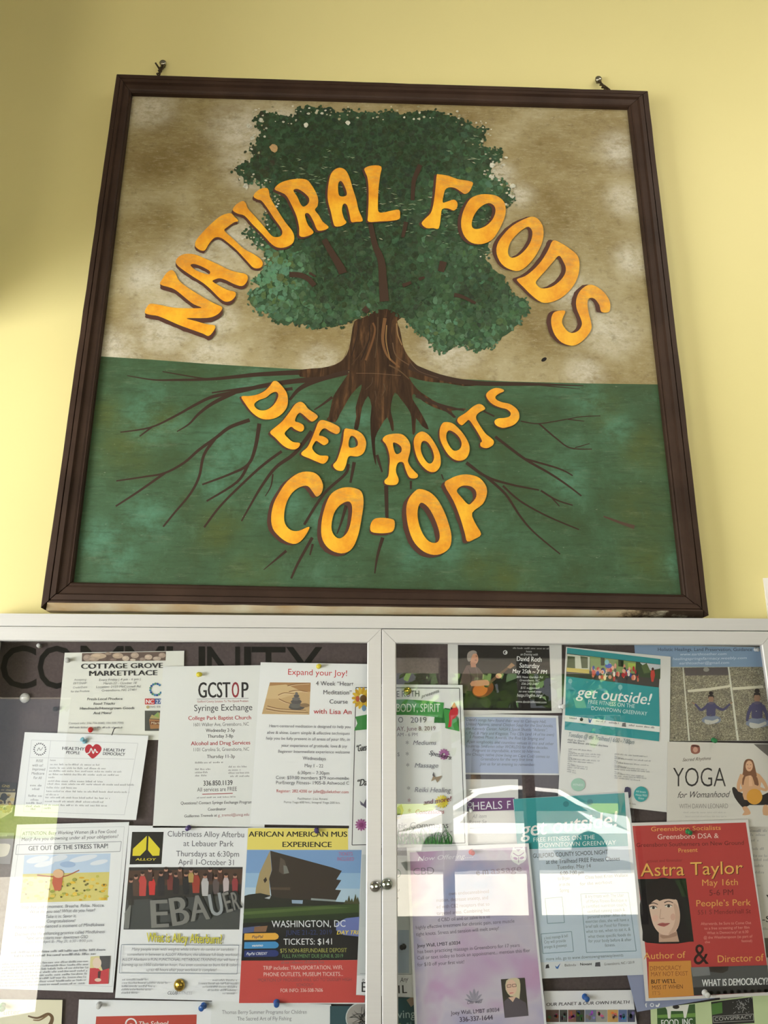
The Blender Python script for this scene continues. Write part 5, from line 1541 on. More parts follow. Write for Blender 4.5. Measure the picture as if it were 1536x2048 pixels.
f.poly('drawing', [(-10, 1690), (18, 1688), (19, 1700), (12, 1712), (-10, 1712)], (228, 222, 206), sm=3).grey('heading_text', 1, 1674, 15, 1673, 6, (200, 198, 192))
f.done()

# ------------------------------------------------------------------ flyers behind the right door
# --- concert poster
f = Flyer('poster', 'black concert poster of a grey haired guitarist with white lettering, top of the right door', 'poster',
          [(520, 255), (1395, 262), (1398, 790), (522, 800)], 1, 'r1', (214, 212, 210), group='paper notices in the case')
f.poly('photograph', [(598, 268), (1300, 275), (1318, 775), (600, 766)], (30, 26, 26))
f.poly('photograph', [(665, 425), (720, 420), (760, 448), (800, 500), (790, 575), (760, 640), (640, 640), (612, 580), (632, 490)], (92, 72, 70)).poly('photograph', [(665, 620), (820, 640), (830, 770), (640, 768)], (38, 34, 38)).stroke('photograph', [(680, 450), (700, 520), (690, 600)], 6, 6, (66, 50, 50)).stroke('photograph', [(735, 440), (750, 500), (745, 560)], 6, 6, (112, 92, 88))
f.ell('photograph', 720, 368, 34, 50, (196, 142, 116), 20, rot=-0.25).poly('photograph', [(668, 365), (676, 328), (710, 310), (738, 318), (742, 335), (715, 338), (700, 372), (690, 395), (676, 392)], (148, 138, 132), sm=3).poly('photograph', [(692, 400), (735, 405), (738, 440), (700, 440)], (178, 124, 100)).stroke('photograph', [(735, 352), (748, 356)], 6, 4, (90, 56, 46)).stroke('photograph', [(728, 385), (745, 385)], 5, 4, (110, 54, 48))
f.ell('photograph', 800, 610, 100, 76, (28, 18, 16), 24, rot=-0.35).ell('photograph', 790, 606, 86, 62, (120, 62, 30), 24, rot=-0.35).ell('photograph', 770, 614, 58, 46, (196, 112, 50), 20, rot=-0.35).ell('photograph', 818, 578, 20, 18, (34, 24, 20), 14)
f.stroke('photograph', [(822, 574), (900, 510), (985, 442)], 24, 16, (98, 74, 56)).poly('photograph', [(975, 440), (1010, 405), (1036, 425), (1000, 452)], (158, 120, 88)).poly('photograph', [(704, 548), (780, 538), (830, 540), (838, 575), (800, 580), (700, 585)], (190, 134, 108), sm=2).ell('photograph', 912, 506, 24, 20, (198, 144, 118), 14)
f.text('heading_text', 'David Roth', 1048, 391, 1243, 398, 36, (240, 240, 240), 'b').text('heading_text', 'Saturday', 1068, 442, 1223, 447, 36, (240, 240, 240), 'b', 0.1).text('heading_text', 'May 25th ~ 7 PM', 1015, 483, 1282, 491, 30, (240, 240, 240), 'b', 0.1)
f.lines('body_text', [('805 New Garden Rd', 1048, 522, 1250, 525), ('Greensboro, NC', 1070, 547, 1225, 550), ('336-292-5487', 1083, 574, 1216, 577), ('$15 suggested', 1078, 605, 1222, 607), ('no one turned away', 1065, 632, 1238, 635), ('www.davidrothmusic.com', 1042, 711, 1278, 717), ('an Evening with', 1078, 348, 1212, 350)], 17, (214, 214, 214), 'r', 0.2).text('body_text', 'http://ngfm.org/', 1050, 666, 1250, 668, 24, (220, 220, 220), 'r', 0.2).grey('body_text', 1020, 298, 1296, 302, 14, (150, 148, 148)).text('body_text', 'hosts', 1120, 325, 1165, 326, 15, (200, 200, 200), 'r', 0.2)
f.ring('logo', 962, 326, 17, 6, (210, 210, 210)).ell('logo', 968, 328, 7, 9, (210, 210, 210), 10)
f.done()

f = Flyer('flyer', 'sheet with a lavender blue text panel below the concert poster', 'flyer', [(640, 790), (1368, 812), (1392, 1268), (640, 1262)], 0, 'r1', (212, 211, 212), group='paper notices in the case')
f.poly('colour_block', [(650, 820), (1352, 828), (1372, 1256), (655, 1250)], (158, 168, 198))
f.lines('body_text', [('David\u2019s songs have found their way to Carnegie Hall,', 660, 852, 1276, 868), ('United Nations, several Chicken Soup for the Soul books,', 660, 886, 1330, 900), ('the Kennedy Center, NASA\u2019s Space Shuttle \u201cAtlantis\u201d,', 660, 920, 1286, 932), ('r, Paul, & Mary and Kingston Trio CDs (and 14 of his own)', 655, 954, 1336, 968), ('5 Positive Music Awards, the Rise Up Singing and', 685, 984, 1260, 1000), ('Again songbooks, and countless venues in this and other', 664, 1020, 1332, 1038), ('countries (and even other WORLDS) for three decades.', 660, 1054, 1292, 1068), ('Poignant to improbable, artistic to hilarious,', 710, 1087, 1230, 1097), ('the Chicago native (now living on Cape Cod) comes to', 660, 1117, 1302, 1137), ('Greensboro for the very first time.', 770, 1155, 1177, 1160), ('Join us for an evening to remember.', 768, 1192, 1192, 1198)], 22, (74, 76, 92), 'r', 0.2)
f.done()

# --- teal outdoor fitness flyer
TEAL = (52, 144, 150)


def outside_flyer_script(f, x0, y0, x1, y1, h):
    f.text('heading_text', 'get outside!', x0, y0, x1, y1, h, (232, 236, 236), 'b', 0.18)


f = Flyer('flyer', 'teal outdoor fitness flyer with a crowd photo and white brush lettering, hanging tilted', 'flyer', [(45, 272), (818, 345), (800, 1495), (-15, 1400)], 3, 'r2', (216, 214, 212), group='paper notices in the case')
f.poly('colour_block', [(52, 278), (742, 362), (742, 404), (50, 322)], TEAL).poly('photograph', [(50, 320), (742, 402), (730, 572), (45, 490)], (70, 66, 64))
f.poly('photograph', [(52, 325), (220, 345), (218, 450), (48, 430)], (204, 206, 190)).poly('photograph', [(56, 340), (110, 345), (112, 430), (50, 428)], (74, 86, 54)).poly('photograph', [(150, 340), (205, 348), (205, 430), (160, 430)], (84, 92, 64)).poly('photograph', [(48, 425), (216, 440), (216, 470), (48, 455)], (196, 176, 84))
f.poly('photograph', [(222, 342), (560, 384), (556, 470), (224, 450)], (130, 152, 96)).poly('photograph', [(300, 352), (330, 356), (328, 410), (302, 410)], (54, 64, 44)).poly('photograph', [(430, 366), (470, 372), (468, 420), (430, 416)], (48, 58, 40)).poly('photograph', [(500, 390), (560, 396), (556, 440), (506, 440)], (172, 190, 90)).poly('photograph', [(565, 385), (742, 405), (740, 510), (560, 490)], (60, 76, 52)).poly('photograph', [(590, 388), (742, 404), (740, 432), (650, 450)], (196, 200, 206)).poly('photograph', [(600, 412), (640, 392), (672, 460), (620, 470)], (88, 104, 66))
r = random.Random(12)
for i in range(64):
    x, y = r.uniform(235, 580), r.uniform(400, 500)
    y += (x - 235) * 0.06
    c = [(196, 76, 66), (214, 150, 126), (52, 74, 150), (226, 214, 206), (178, 54, 56), (232, 172, 150), (48, 44, 52), (206, 118, 92)][i % 8]
    f.ell('photograph', x, y, r.uniform(7, 14), r.uniform(12, 22), c, 8, flat=(i % 3 > 0))
f.ell('photograph', 358, 412, 26, 18, (50, 80, 180), 12).ell('photograph', 346, 385, 16, 20, (130, 190, 200), 12)
f.poly('photograph', [(672, 445), (695, 440), (702, 480), (690, 530), (676, 530), (668, 480)], (184, 66, 56)).ell('photograph', 685, 436, 9, 12, (70, 46, 40), 10)
f.poly('photograph', [(46, 470), (230, 480), (232, 512), (45, 490)], (58, 54, 54))
f.poly('colour_block', [(45, 490), (730, 572), (736, 860), (38, 778)], TEAL).poly('colour_block', [(38, 778), (736, 860), (735, 902), (37, 822)], (224, 224, 222)).poly('colour_block', [(37, 822), (735, 902), (731, 970), (34, 884)], TEAL)
for x, y, q in ((76, 524, 15), (445, 570, 16)):
    f.ell('logo', x, y, q, q * 1.2, (128, 184, 184), 14).stroke('logo', [(x, y + q), (x, y + q * 1.8)], 4, 2, (128, 184, 184))
outside_flyer_script(f, 122, 642, 668, 700, 82)
f.text('heading_text', 'FREE FITNESS ON THE', 205, 690, 552, 724, 28, (206, 226, 226)).text('heading_text', 'DOWNTOWN GREENWAY', 228, 738, 642, 780, 28, (206, 226, 226))
for x, y, w in ((70, 803, 55), (265, 824, 70), (360, 836, 75), (508, 856, 186)):
    f.grey('logo', x, y, x + w, y + w * 0.1, 15, MIDG)
f.poly('logo', [(145, 802), (160, 792), (172, 806), (165, 822), (148, 818)], INK).poly('logo', [(210, 795), (222, 815), (240, 795), (225, 835), (212, 830)], (80, 110, 160)).poly('logo', [(456, 860), (460, 835), (485, 832), (488, 864)], (110, 110, 112))
f.text('heading_text', 'Tuesdays @ the Trailhead | 6:00 - 7:00pm', 58, 934, 546, 992, 32, (84, 110, 116), 'r', 0.15).grey('body_text', 55, 962, 185, 976, 13, (84, 84, 88)).grey('body_text', 55, 980, 358, 1012, 14, (84, 84, 88))
for i in range(12):
    f.grey('body_text', 62 - i, 1030 + i * 15, 62 - i + [170, 50, 240, 230, 60, 235, 190, 48, 150, 150, 60, 70][i], 1036 + i * 15 + 8, 11, (140, 138, 142))
    f.grey('body_text', 402, 1068 + i * 16, 402 + [245, 60, 268, 60, 255, 90, 240, 262, 60, 215, 235, 190][i], 1078 + i * 16 + 10, 11, (146, 144, 148))
f.ell('logo', 598, 1360, 53, 57, (64, 158, 160), 26).lines('logo', [('All levels', 560, 1345, 634, 1352), ('Always FREE', 556, 1370, 642, 1378), ('Enjoy', 578, 1395, 620, 1399)], 14, (214, 232, 232)).ell('logo', 133, 1290, 52, 48, (150, 190, 170), 26).text('logo', 'FITNESS', 95, 1298, 172, 1300, 15, (226, 236, 230), 'r', 0.1)
f.poly('logo', [(480, 1310), (515, 1312), (524, 1340), (522, 1380), (500, 1390), (476, 1380)], (60, 56, 92), sm=2).grey('body_text', 400, 1420, 560, 1440, 13, GREY)
f.done()

# --- healing flyer with seated figures
f = Flyer('flyer', 'healing flyer with a blue grey header over photos of a woman sitting cross-legged outdoors', 'flyer', [(548, 255), (1492, 272), (1580, 965), (812, 968)], 2, 'r2', (176, 176, 166), group='paper notices in the case')
f.poly('banner', [(548, 258), (1490, 275), (1512, 420), (812, 420), (562, 420)], (132, 156, 186))
f.text('heading_text', 'Holistic Healings, Land Preservation, Guidance', 720, 303, 1420, 303, 24, (52, 56, 66)).lines('heading_text', [('www.earthtoather.com', 885, 336, 1230, 332), ('healingspringsfarmacy.weebly.com', 830, 370, 1380, 362), ('earthtoather@gmail.com', 880, 402, 1250, 397)], 19, (206, 218, 232), 'r', 0.15)


def meadow(name, dark, light):
    t = NT(name)
    n = t.noise(330, 6, 0.8, (1, 1, 1.6))
    m = t.noise(60, 3, 0.6, (1, 1, 1.3), (4, 0, 2))
    c = t.ramp(n, [(0.36, alb(dark)), (0.5, alb(tuple((a + b) // 2 for a, b in zip(dark, light)))), (0.62, alb(light))])
    c = t.mix(t.math('MULTIPLY', t.step(m, 0.45, 0.62), 0.45), c, alb((104, 96, 92)))
    return t.done(c, 0.6)


M_MEADOW = meadow('printed_meadow', (84, 76, 62), (206, 198, 172))
f.poly('photograph', [(815, 425), (1515, 420), (1580, 962), (815, 966)], M_MEADOW).poly('photograph', [(905, 425), (912, 425), (960, 966), (948, 966)], (206, 204, 190)).poly('photograph', [(1238, 421), (1250, 421), (1322, 964), (1306, 964)], (206, 204, 190))
f.poly('photograph', [(918, 427), (1238, 423), (1246, 480), (925, 485)], (92, 84, 84)).ell('photograph', 1080, 440, 22, 16, (150, 146, 140), 14)
f.poly('photograph', [(942, 590), (1100, 575), (1262, 552), (1265, 568), (1100, 596), (944, 608)], (206, 200, 180)).poly('photograph', [(1272, 572), (1500, 556), (1502, 576), (1275, 592)], (206, 200, 180))


def seated(f, x, y, s, arms, skin=(150, 116, 96)):
    P_, S_, H_ = (124, 132, 152), (78, 76, 108), (46, 38, 38)
    q = lambda pts: [(x + a * s, y + b * s) for a, b in pts]
    f.poly('photograph', q([(-62, 0), (-20, -22), (20, -22), (70, -4), (66, 28), (20, 40), (-20, 42), (-66, 24)]), P_, sm=2)
    if arms:
        f.stroke('photograph', q([(-28, -92), (-72, -62), (-105, -92), (-120, -108)]), 24 * s, 12 * s, S_).stroke('photograph', q([(28, -92), (85, -64), (125, -92), (142, -108)]), 24 * s, 12 * s, S_)
        f.stroke('photograph', q([(-118, -106), (-140, -118)]), 10 * s, 6 * s, skin).stroke('photograph', q([(140, -108), (160, -120)]), 10 * s, 6 * s, skin)
    else:
        f.stroke('photograph', q([(-32, -95), (-52, -50), (-62, 0)]), 26 * s, 16 * s, S_).stroke('photograph', q([(32, -95), (56, -50), (66, -4)]), 26 * s, 16 * s, S_)
    f.poly('photograph', q([(-36, -104), (-14, -116), (14, -116), (36, -104), (32, -50), (30, -18), (-30, -18), (-32, -50)]), S_, sm=2)
    f.ell('photograph', x, y - 142 * s, 20 * s, 27 * s, skin, 16).poly('photograph', q([(-22, -146), (-20, -170), (0, -178), (20, -170), (22, -146), (14, -160), (-14, -160)]), H_).ell('photograph', x, y - 186 * s, 16 * s, 14 * s, H_, 12)
    f.ell('photograph', x, y - 112 * s, 20 * s, 10 * s, (98, 90, 112), 12)
    f.poly('photograph', q([(-46, 8), (10, 18), (50, 2), (56, 22), (0, 44), (-40, 40)]), (186, 184, 178), sm=2)


seated(f, 1115, 800, 1.0, True)
seated(f, 1455, 820, 1.2, False)
r = random.Random(77)
for i in range(60):
    x, y = r.uniform(830, 1540), r.uniform(620, 955)
    f.stroke('photograph', [(x, y), (x + r.uniform(-16, 16), y + r.uniform(-9, 9))], 5, 2, [(84, 72, 66), (206, 198, 174), (120, 108, 96), (70, 74, 56)][i % 4], flat=True)
f.done()

# --- pregnancy yoga flyer
f = Flyer('flyer', 'pale yoga flyer with thin black capitals and a squatting woman in black trousers', 'flyer', [(795, 972), (1660, 988), (1690, 1600), (788, 1600)], 4, 'r2', (208, 203, 196), group='paper notices in the case')
f.poly('photograph', [(1430, 990), (1660, 992), (1680, 1240), (1600, 1130), (1500, 1050)], (110, 104, 100))
f.poly('logo', [(968, 1000), (1000, 994), (1030, 1005), (1032, 1050), (1000, 1064), (968, 1050)], (150, 96, 84), sm=3).ell('logo', 1000, 1032, 18, 20, (196, 150, 132), 14).stroke('logo', [(975, 1005), (998, 1002), (1025, 1010)], 8, 8, (70, 44, 40))
f.text('heading_text', 'Sacred Rhythms', 902, 1118, 1112, 1106, 24, (104, 88, 84), 'r', 0.4).text('heading_text', 'YOGA', 832, 1304, 1224, 1304, 138, (58, 54, 54), 'l').text('heading_text', 'for Womanhood', 864, 1388, 1246, 1382, 46, (74, 70, 70), 'r', 0.35).text('heading_text', 'WITH DAWN LEONARD', 880, 1466, 1242, 1464, 34, (134, 128, 126), 'l')
f.grey('body_text', 910, 1500, 1232, 1500, 12, (180, 174, 168)).grey('body_text', 925, 1530, 1226, 1530, 12, (180, 174, 168))
SKN = (206, 160, 124)
f.poly('photograph', [(1270, 1320), (1290, 1308), (1330, 1345), (1400, 1370), (1500, 1365), (1560, 1330), (1600, 1310), (1620, 1330), (1600, 1400), (1540, 1440), (1400, 1440), (1370, 1465), (1340, 1450), (1290, 1385)], (44, 38, 38), sm=2)
f.poly('photograph', [(1345, 1460), (1378, 1450), (1408, 1495), (1395, 1512), (1345, 1515), (1362, 1490)], SKN, sm=2).poly('photograph', [(1500, 1450), (1530, 1440), (1548, 1510), (1500, 1512)], SKN, sm=2)
f.poly('photograph', [(1350, 1200), (1400, 1188), (1450, 1200), (1490, 1235), (1480, 1300), (1470, 1400), (1360, 1400), (1350, 1330), (1330, 1270)], SKN, sm=2).ell('photograph', 1436, 1378, 58, 58, (212, 152, 62), 24)
f.poly('photograph', [(1358, 1130), (1375, 1104), (1400, 1100), (1425, 1112), (1440, 1160), (1455, 1230), (1468, 1290), (1440, 1300), (1420, 1230), (1370, 1230), (1355, 1290), (1345, 1280), (1352, 1190)], (124, 84, 60), sm=2).ell('photograph', 1397, 1152, 27, 40, (214, 168, 136), 18)
f.stroke('photograph', [(1345, 1215), (1318, 1290), (1330, 1335), (1400, 1290)], 30, 16, SKN).stroke('photograph', [(1460, 1220), (1510, 1280), (1520, 1330), (1420, 1290)], 30, 16, SKN).stroke('photograph', [(1404, 1222), (1408, 1300)], 18, 26, (220, 176, 140))
f.stroke('photograph', [(1386, 1165), (1400, 1170), (1410, 1164)], 4, 4, (170, 90, 80)).stroke('photograph', [(1380, 1142), (1390, 1142)], 4, 3, (80, 54, 44)).stroke('photograph', [(1404, 1142), (1414, 1142)], 4, 3, (80, 54, 44))
f.done()

# --- text sheet at the far right edge
f = Flyer('flyer', 'cream sheet of faint grey print along the right frame beside the red poster', 'flyer', [(1440, 1600), (1590, 1600), (1600, 2000), (1440, 2000)], 1, 'px', (206, 200, 192), group='paper notices in the case')
for i, (y, w) in enumerate(((1664, 34), (1672, 30), (1683, 12), (1700, 24), (1714, 30), (1722, 34), (1734, 18), (1747, 22), (1773, 14), (1860, 30))):
    f.grey('body_text', 1500 + i, y, 1502 + i + w, y, 6, (150, 146, 142))
f.text('heading_text', '-SE', 1524, 1844, 1552, 1844, 12, (40, 38, 38), 'b').poly('logo', [(1532, 1790), (1550, 1788), (1545, 1806)], (40, 38, 38)).poly('photograph', [(1529, 1876), (1560, 1876), (1562, 1915), (1533, 1915)], (96, 88, 80))
f.done()

# --- red poster
f = Flyer('poster', 'brick red talk poster with a black haired woman portrait and big ampersand', 'poster', [(525, 95), (1388, 70), (1560, 1368), (632, 1412)], 6, 'r4', (214, 208, 206), group='paper notices in the case')
RD = (182, 66, 64)
f.poly('colour_block', [(535, 118), (1372, 92), (1530, 1155), (1538, 1345), (655, 1390), (640, 1120)], RD)
YO = (226, 168, 92)
f.text('heading_text', 'Greensboro Socialists', 670, 157, 1190, 146, 32, YO).text('heading_text', 'Greensboro DSA &', 718, 216, 1172, 207, 36, (236, 200, 190)).text('heading_text', 'Greensboro Southerners on New Ground', 562, 274, 1360, 256, 30, (96, 34, 36)).text('heading_text', 'Present', 872, 314, 1016, 308, 30, YO).text('heading_text', 'activist and filmmaker', 640, 388, 905, 380, 22, (128, 44, 46))
f.text('heading_text', 'Astra Taylor', 601, 494, 1356, 474, 94, (84, 40, 30))
f.L += 4
f.text('heading_text', 'Astra Taylor', 595, 490, 1350, 470, 94, (230, 176, 92))
f.text('heading_text', 'May 16th', 1045, 560, 1318, 554, 46, YO).text('heading_text', '5-6 PM', 1100, 632, 1284, 627, 42, (110, 38, 40)).text('heading_text', 'People\u2019s Perk', 1002, 712, 1408, 704, 46, YO).text('heading_text', '551 S Mendenhall St', 1015, 772, 1410, 762, 32, (118, 40, 42))
f.lines('body_text', [('Afterwards, be Sure to Come Out', 1040, 850, 1412, 842), ('to a free screening of her film', 1066, 884, 1400, 876), ('What is Democracy? at 6:30', 1086, 918, 1392, 908), ('@ the Weatherspoon (as part of', 1060, 952, 1420, 942)], 20, (222, 150, 140), 'r').text('body_text', 'the', 1070, 984, 1108, 983, 18, (222, 150, 140)).text('body_text', 'festival)', 1340, 976, 1420, 974, 18, (222, 150, 140))
f.text('heading_text', 'Author of', 618, 1102, 924, 1092, 48, YO).text('heading_text', 'Director of', 1160, 1126, 1502, 1114, 52, YO).text('heading_text', '&', 984, 1142, 1100, 1136, 150, (52, 30, 28))
f.poly('portrait', [(575, 510), (930, 505), (988, 972), (640, 980)], (34, 34, 32)).poly('portrait', [(850, 520), (930, 506), (940, 640), (900, 640)], (44, 62, 38))
for i in range(9):
    f.stroke('portrait', [(880 + i * 5, 520 + i * 12), (925 + i * 2, 530 + i * 14)], 6, 3, (58, 84, 46), flat=True)
f.poly('portrait', [(610, 900), (590, 700), (630, 560), (720, 508), (800, 505), (870, 560), (905, 680), (930, 850), (960, 972), (642, 980)], (30, 26, 27), sm=3).poly('portrait', [(730, 905), (860, 890), (880, 972), (730, 976)], (196, 160, 140)).poly('portrait', [(655, 690), (665, 660), (840, 650), (878, 720), (886, 800), (870, 870), (830, 915), (780, 925), (730, 905), (690, 850), (668, 770)], (222, 190, 170), sm=3)
f.poly('portrait', [(838, 690), (874, 720), (884, 800), (868, 866), (828, 912), (800, 918), (836, 860), (852, 790)], (204, 168, 148), sm=3).ell('portrait', 704, 800, 22, 26, (226, 182, 164), 14).ell('portrait', 834, 790, 18, 26, (212, 168, 150), 14).poly('portrait', [(740, 922), (800, 926), (850, 900), (862, 930), (760, 950)], (168, 132, 114), sm=2)
f.poly('portrait', [(650, 700), (655, 610), (700, 540), (800, 530), (870, 600), (882, 700), (860, 660), (845, 662), (800, 656), (760, 662), (735, 672), (715, 660), (690, 672), (668, 690)], (34, 28, 29), sm=2)
for x, y in ((690, 722), (802, 710)):
    f.ell('portrait', x, y, 26, 9, (236, 224, 216), 14).ell('portrait', x, y, 11, 10, (56, 48, 46), 12).stroke('portrait', [(x - 28, y - 4), (x, y - 12), (x + 28, y - 2)], 6, 4, (48, 36, 34)).stroke('portrait', [(x - 32, y - 26), (x, y - 36), (x + 34, y - 24)], 8, 5, (70, 52, 46))
f.stroke('portrait', [(745, 730), (738, 785), (740, 802), (770, 800)], 4, 5, (186, 148, 128)).poly('portrait', [(718, 846), (755, 832), (775, 836), (812, 836), (770, 862)], (176, 96, 92), sm=2).stroke('portrait', [(720, 846), (765, 846), (812, 838)], 4, 3, (124, 62, 60))
f.poly('colour_block', [(655, 1120), (966, 1112), (989, 1370), (655, 1390)], (208, 142, 68)).lines('colour_block', [('DEMOCRACY', 662, 1186, 896, 1179), ('MAY NOT EXIST', 670, 1228, 946, 1222)], 32, (156, 92, 50)).text('colour_block', 'BUT WE\u2019LL', 672, 1283, 856, 1277, 30, (66, 44, 32), 'b').text('colour_block', 'MISS IT WHEN', 678, 1326, 910, 1318, 30, (112, 70, 44)).text('colour_block', 'IT\u2019S', 682, 1366, 742, 1364, 28, (170, 112, 60))
f.poly('photograph', [(966, 1162), (1532, 1146), (1550, 1344), (989, 1370)], (84, 84, 84)).poly('photograph', [(966, 1162), (1100, 1158), (1110, 1220), (980, 1230)], (124, 124, 126)).poly('photograph', [(1100, 1158), (1245, 1154), (1240, 1185), (1200, 1205), (1110, 1195)], (58, 50, 46)).poly('photograph', [(985, 1310), (1545, 1290), (1550, 1344), (989, 1370)], (48, 46, 46))
for i in range(9):
    f.ell('photograph', 1120 + i * 50, 1350 - i * 2, 16, 14, (26, 24, 24), 10, flat=True)
f.text('photograph', 'WHAT IS DEMOCRACY?', 1050, 1302, 1536, 1288, 50, (232, 232, 230), 'b')
f.done()

# --- lilac massage flyer
t = NT('lilac_watercolour_paper')
n = t.noise(7, 3, 0.5, (1, 1, 1), (3, 0, 1), 0.6)
cc = t.ramp(n, [(0.32, alb((150, 166, 208))), (0.43, alb((186, 178, 208))), (0.52, alb((206, 196, 212))), (0.60, alb((198, 168, 202))), (0.72, alb((202, 150, 190)))])
LILAC = t.done(cc, 0.6)
f = Flyer('flyer', 'lilac watercolour massage flyer with a small portrait of a blonde woman', 'flyer', [(205, 288), (1142, 256), (1290, 1760), (272, 1760)], 7, 'r3', (220, 218, 222), group='paper notices in the case')
f.poly('colour_block', [(228, 325), (1128, 282), (1272, 1760), (290, 1760)], LILAC)
f.text('heading_text', 'Now Offering.....', 286, 392, 718, 366, 34, (226, 222, 232), 'r', 0.35).text('heading_text', 'CBD', 252, 502, 420, 492, 54, (120, 110, 122), 'l').text('heading_text', 'e m', 738, 502, 836, 494, 52, (104, 96, 108)).text('heading_text', 'assage', 850, 492, 1092, 470, 52, (150, 130, 146))
f.ring('logo', 1064, 352, 62, 8, (238, 236, 240)).poly('logo', [(1010, 340), (1022, 280), (1062, 320), (1108, 276), (1120, 336), (1108, 390), (1064, 424), (1020, 392)], (234, 230, 238)).ell('logo', 1040, 372, 18, 10, (168, 130, 172), 12, rot=0.3).ell('logo', 1090, 368, 18, 10, (168, 130, 172), 12, rot=-0.3).stroke('logo', [(1022, 330), (1064, 352), (1106, 326)], 6, 6, (168, 130, 172)).stroke('logo', [(1064, 360), (1064, 405)], 6, 4, (168, 130, 172))
TL_ = (96, 86, 104)
f.lines('body_text', [('own endocannabinoid', 528, 655, 838, 637), ('mation, decrease anxiety, and', 432, 707, 832, 684), ('ed with CB2 receptors that so', 434, 757, 842, 734), ('targeted areas. Combining hot', 436, 807, 842, 780), ('d CBD oil and or salve is a ve', 444, 857, 846, 830), ('highly effective treatment for chronic pain, sore muscle', 274, 916, 1034, 864), ('tight knots. Stress and tension will melt away!', 278, 968, 916, 920), ('has been practicing massage in Greensboro for 17 years', 288, 1102, 1074, 1050), ('Call or text today to book an appointment... mention this flier', 286, 1150, 1154, 1090), ('for $10 off your first visit!', 288, 1202, 650, 1178)], 27, TL_)
f.text('body_text', 'Joey Wall, LMBT #3034', 288, 1056, 618, 1032, 27, (70, 62, 76), 'b')
for a in (-1.2, -0.75, -0.35, 0.0, 0.35, 0.75, 1.2):
    L_ = 110 - abs(a) * 26
    f.poly('logo', [(722 + math.sin(a) * 14, 1478), (722 + math.sin(a - 0.16) * L_ * 0.6, 1480 - math.cos(a - 0.16) * L_ * 0.65), (722 + math.sin(a) * L_, 1480 - math.cos(a) * L_), (722 + math.sin(a + 0.16) * L_ * 0.6, 1480 - math.cos(a + 0.16) * L_ * 0.65)], (150, 144, 160), sm=2)
f.text('logo', 'Om well', 664, 1492, 780, 1482, 26, (104, 98, 112), 'r', 0.4)
f.text('heading_text', 'Joey Wall, LMBT #3034', 546, 1574, 918, 1548, 30, TL_).text('heading_text', '336-337-1644', 610, 1628, 868, 1610, 36, (84, 74, 92), 'b')
f.poly('portrait', [(928, 1300), (1112, 1288), (1140, 1580), (958, 1597)], (62, 58, 50)).poly('portrait', [(965, 1380), (970, 1310), (1020, 1290), (1070, 1300), (1078, 1380), (1070, 1460), (1085, 1540), (1060, 1540), (1040, 1440), (1000, 1430)], (204, 190, 158), sm=2).ell('portrait', 1010, 1362, 40, 60, (222, 186, 164), 18, rot=-0.1).poly('portrait', [(952, 1470), (990, 1440), (1050, 1440), (1120, 1480), (1140, 1580), (958, 1597)], (90, 82, 90)).frame('portrait', [(976, 1344), (1006, 1340), (1006, 1360), (978, 1363)], 4, (90, 66, 60)).frame('portrait', [(1016, 1339), (1044, 1336), (1046, 1356), (1018, 1358)], 4, (90, 66, 60)).stroke('portrait', [(995, 1408), (1025, 1402)], 7, 5, (196, 96, 96)).poly('portrait', [(985, 1440), (1045, 1432), (1020, 1475)], (216, 180, 158))
f.done()

# --- purple strip sheet
f = Flyer('flyer', 'white sheet with a purple strip of white capitals beside the ribboned expo flyer', 'flyer', [(655, 1300), (1060, 1300), (1066, 1800), (655, 1800)], 1, 'r1', (214, 211, 210), group='paper notices in the case')
f.poly('banner', [(668, 1446), (1034, 1441), (1036, 1536), (670, 1548)], (108, 52, 108)).text('banner', 'HEALS', 708, 1536, 942, 1526, 60, (226, 220, 228)).text('banner', 'F', 972, 1524, 1006, 1523, 58, (226, 220, 228)).ring('banner', 690, 1495, 20, 5, (210, 200, 214)).text('body_text', 'All item', 708, 1600, 818, 1596, 30, (150, 146, 150), 'r', 0.2)
f.k('r3').text('body_text', 'Reset Se', 680, 108, 818, 102, 28, (140, 136, 140), 'r', 0.2).stroke('body_text', [(690, 140), (830, 134)], 3, 3, (150, 146, 150))
f.done()

# --- lower outdoor fitness flyer
f = Flyer('flyer', 'pale blue lower outdoor fitness flyer with teal top and two boxed paragraphs', 'flyer', [(1026, 1598), (1256, 1584), (1300, 1949), (1062, 1958)], 5, 'px', (206, 209, 214), group='paper notices in the case')
f.poly('colour_block', [(1027, 1598), (1249, 1586), (1256, 1692), (1035, 1699)], (56, 146, 150)).poly('colour_block', [(1035, 1699), (1256, 1692), (1284, 1916), (1054, 1926)], (190, 203, 218))
for x, y in ((1132, 1608), (1180, 1604)):
    f.ell('logo', x, y, 6, 6, (36, 118, 124), 14)
outside_flyer_script(f, 1042, 1674, 1236, 1652, 30)
f.text('heading_text', 'FREE FITNESS ON THE', 1066, 1684, 1190, 1678, 8.5, (214, 232, 232)).text('heading_text', 'DOWNTOWN GREENWAY', 1078, 1695, 1232, 1689, 8.5, (214, 232, 232))
f.text('body_text', 'GUILFORD COUNTY SCHOOL NIGHT', 1066, 1716, 1216, 1708, 8.5, (52, 56, 60)).text('body_text', 'at the Trailhead FREE Fitness Classes', 1092, 1728, 1240, 1721, 8.5, (62, 66, 72)).text('body_text', 'Tuesday, May 14', 1114, 1738, 1182, 1735, 7.5, (76, 80, 86)).text('body_text', '6:00-7:00 pm', 1120, 1750, 1168, 1748, 7.5, (62, 66, 72), 'b')
f.lines('body_text', [('to Bryan', 1116, 1760, 1140, 1759), ('or on the', 1118, 1772, 1140, 1771), ('Spring', 1120, 1784, 1138, 1783), ('Class host Kristi Wallace', 1170, 1758, 1256, 1753), ('for the workout', 1160, 1771, 1224, 1767)], 6.5, (92, 96, 102))
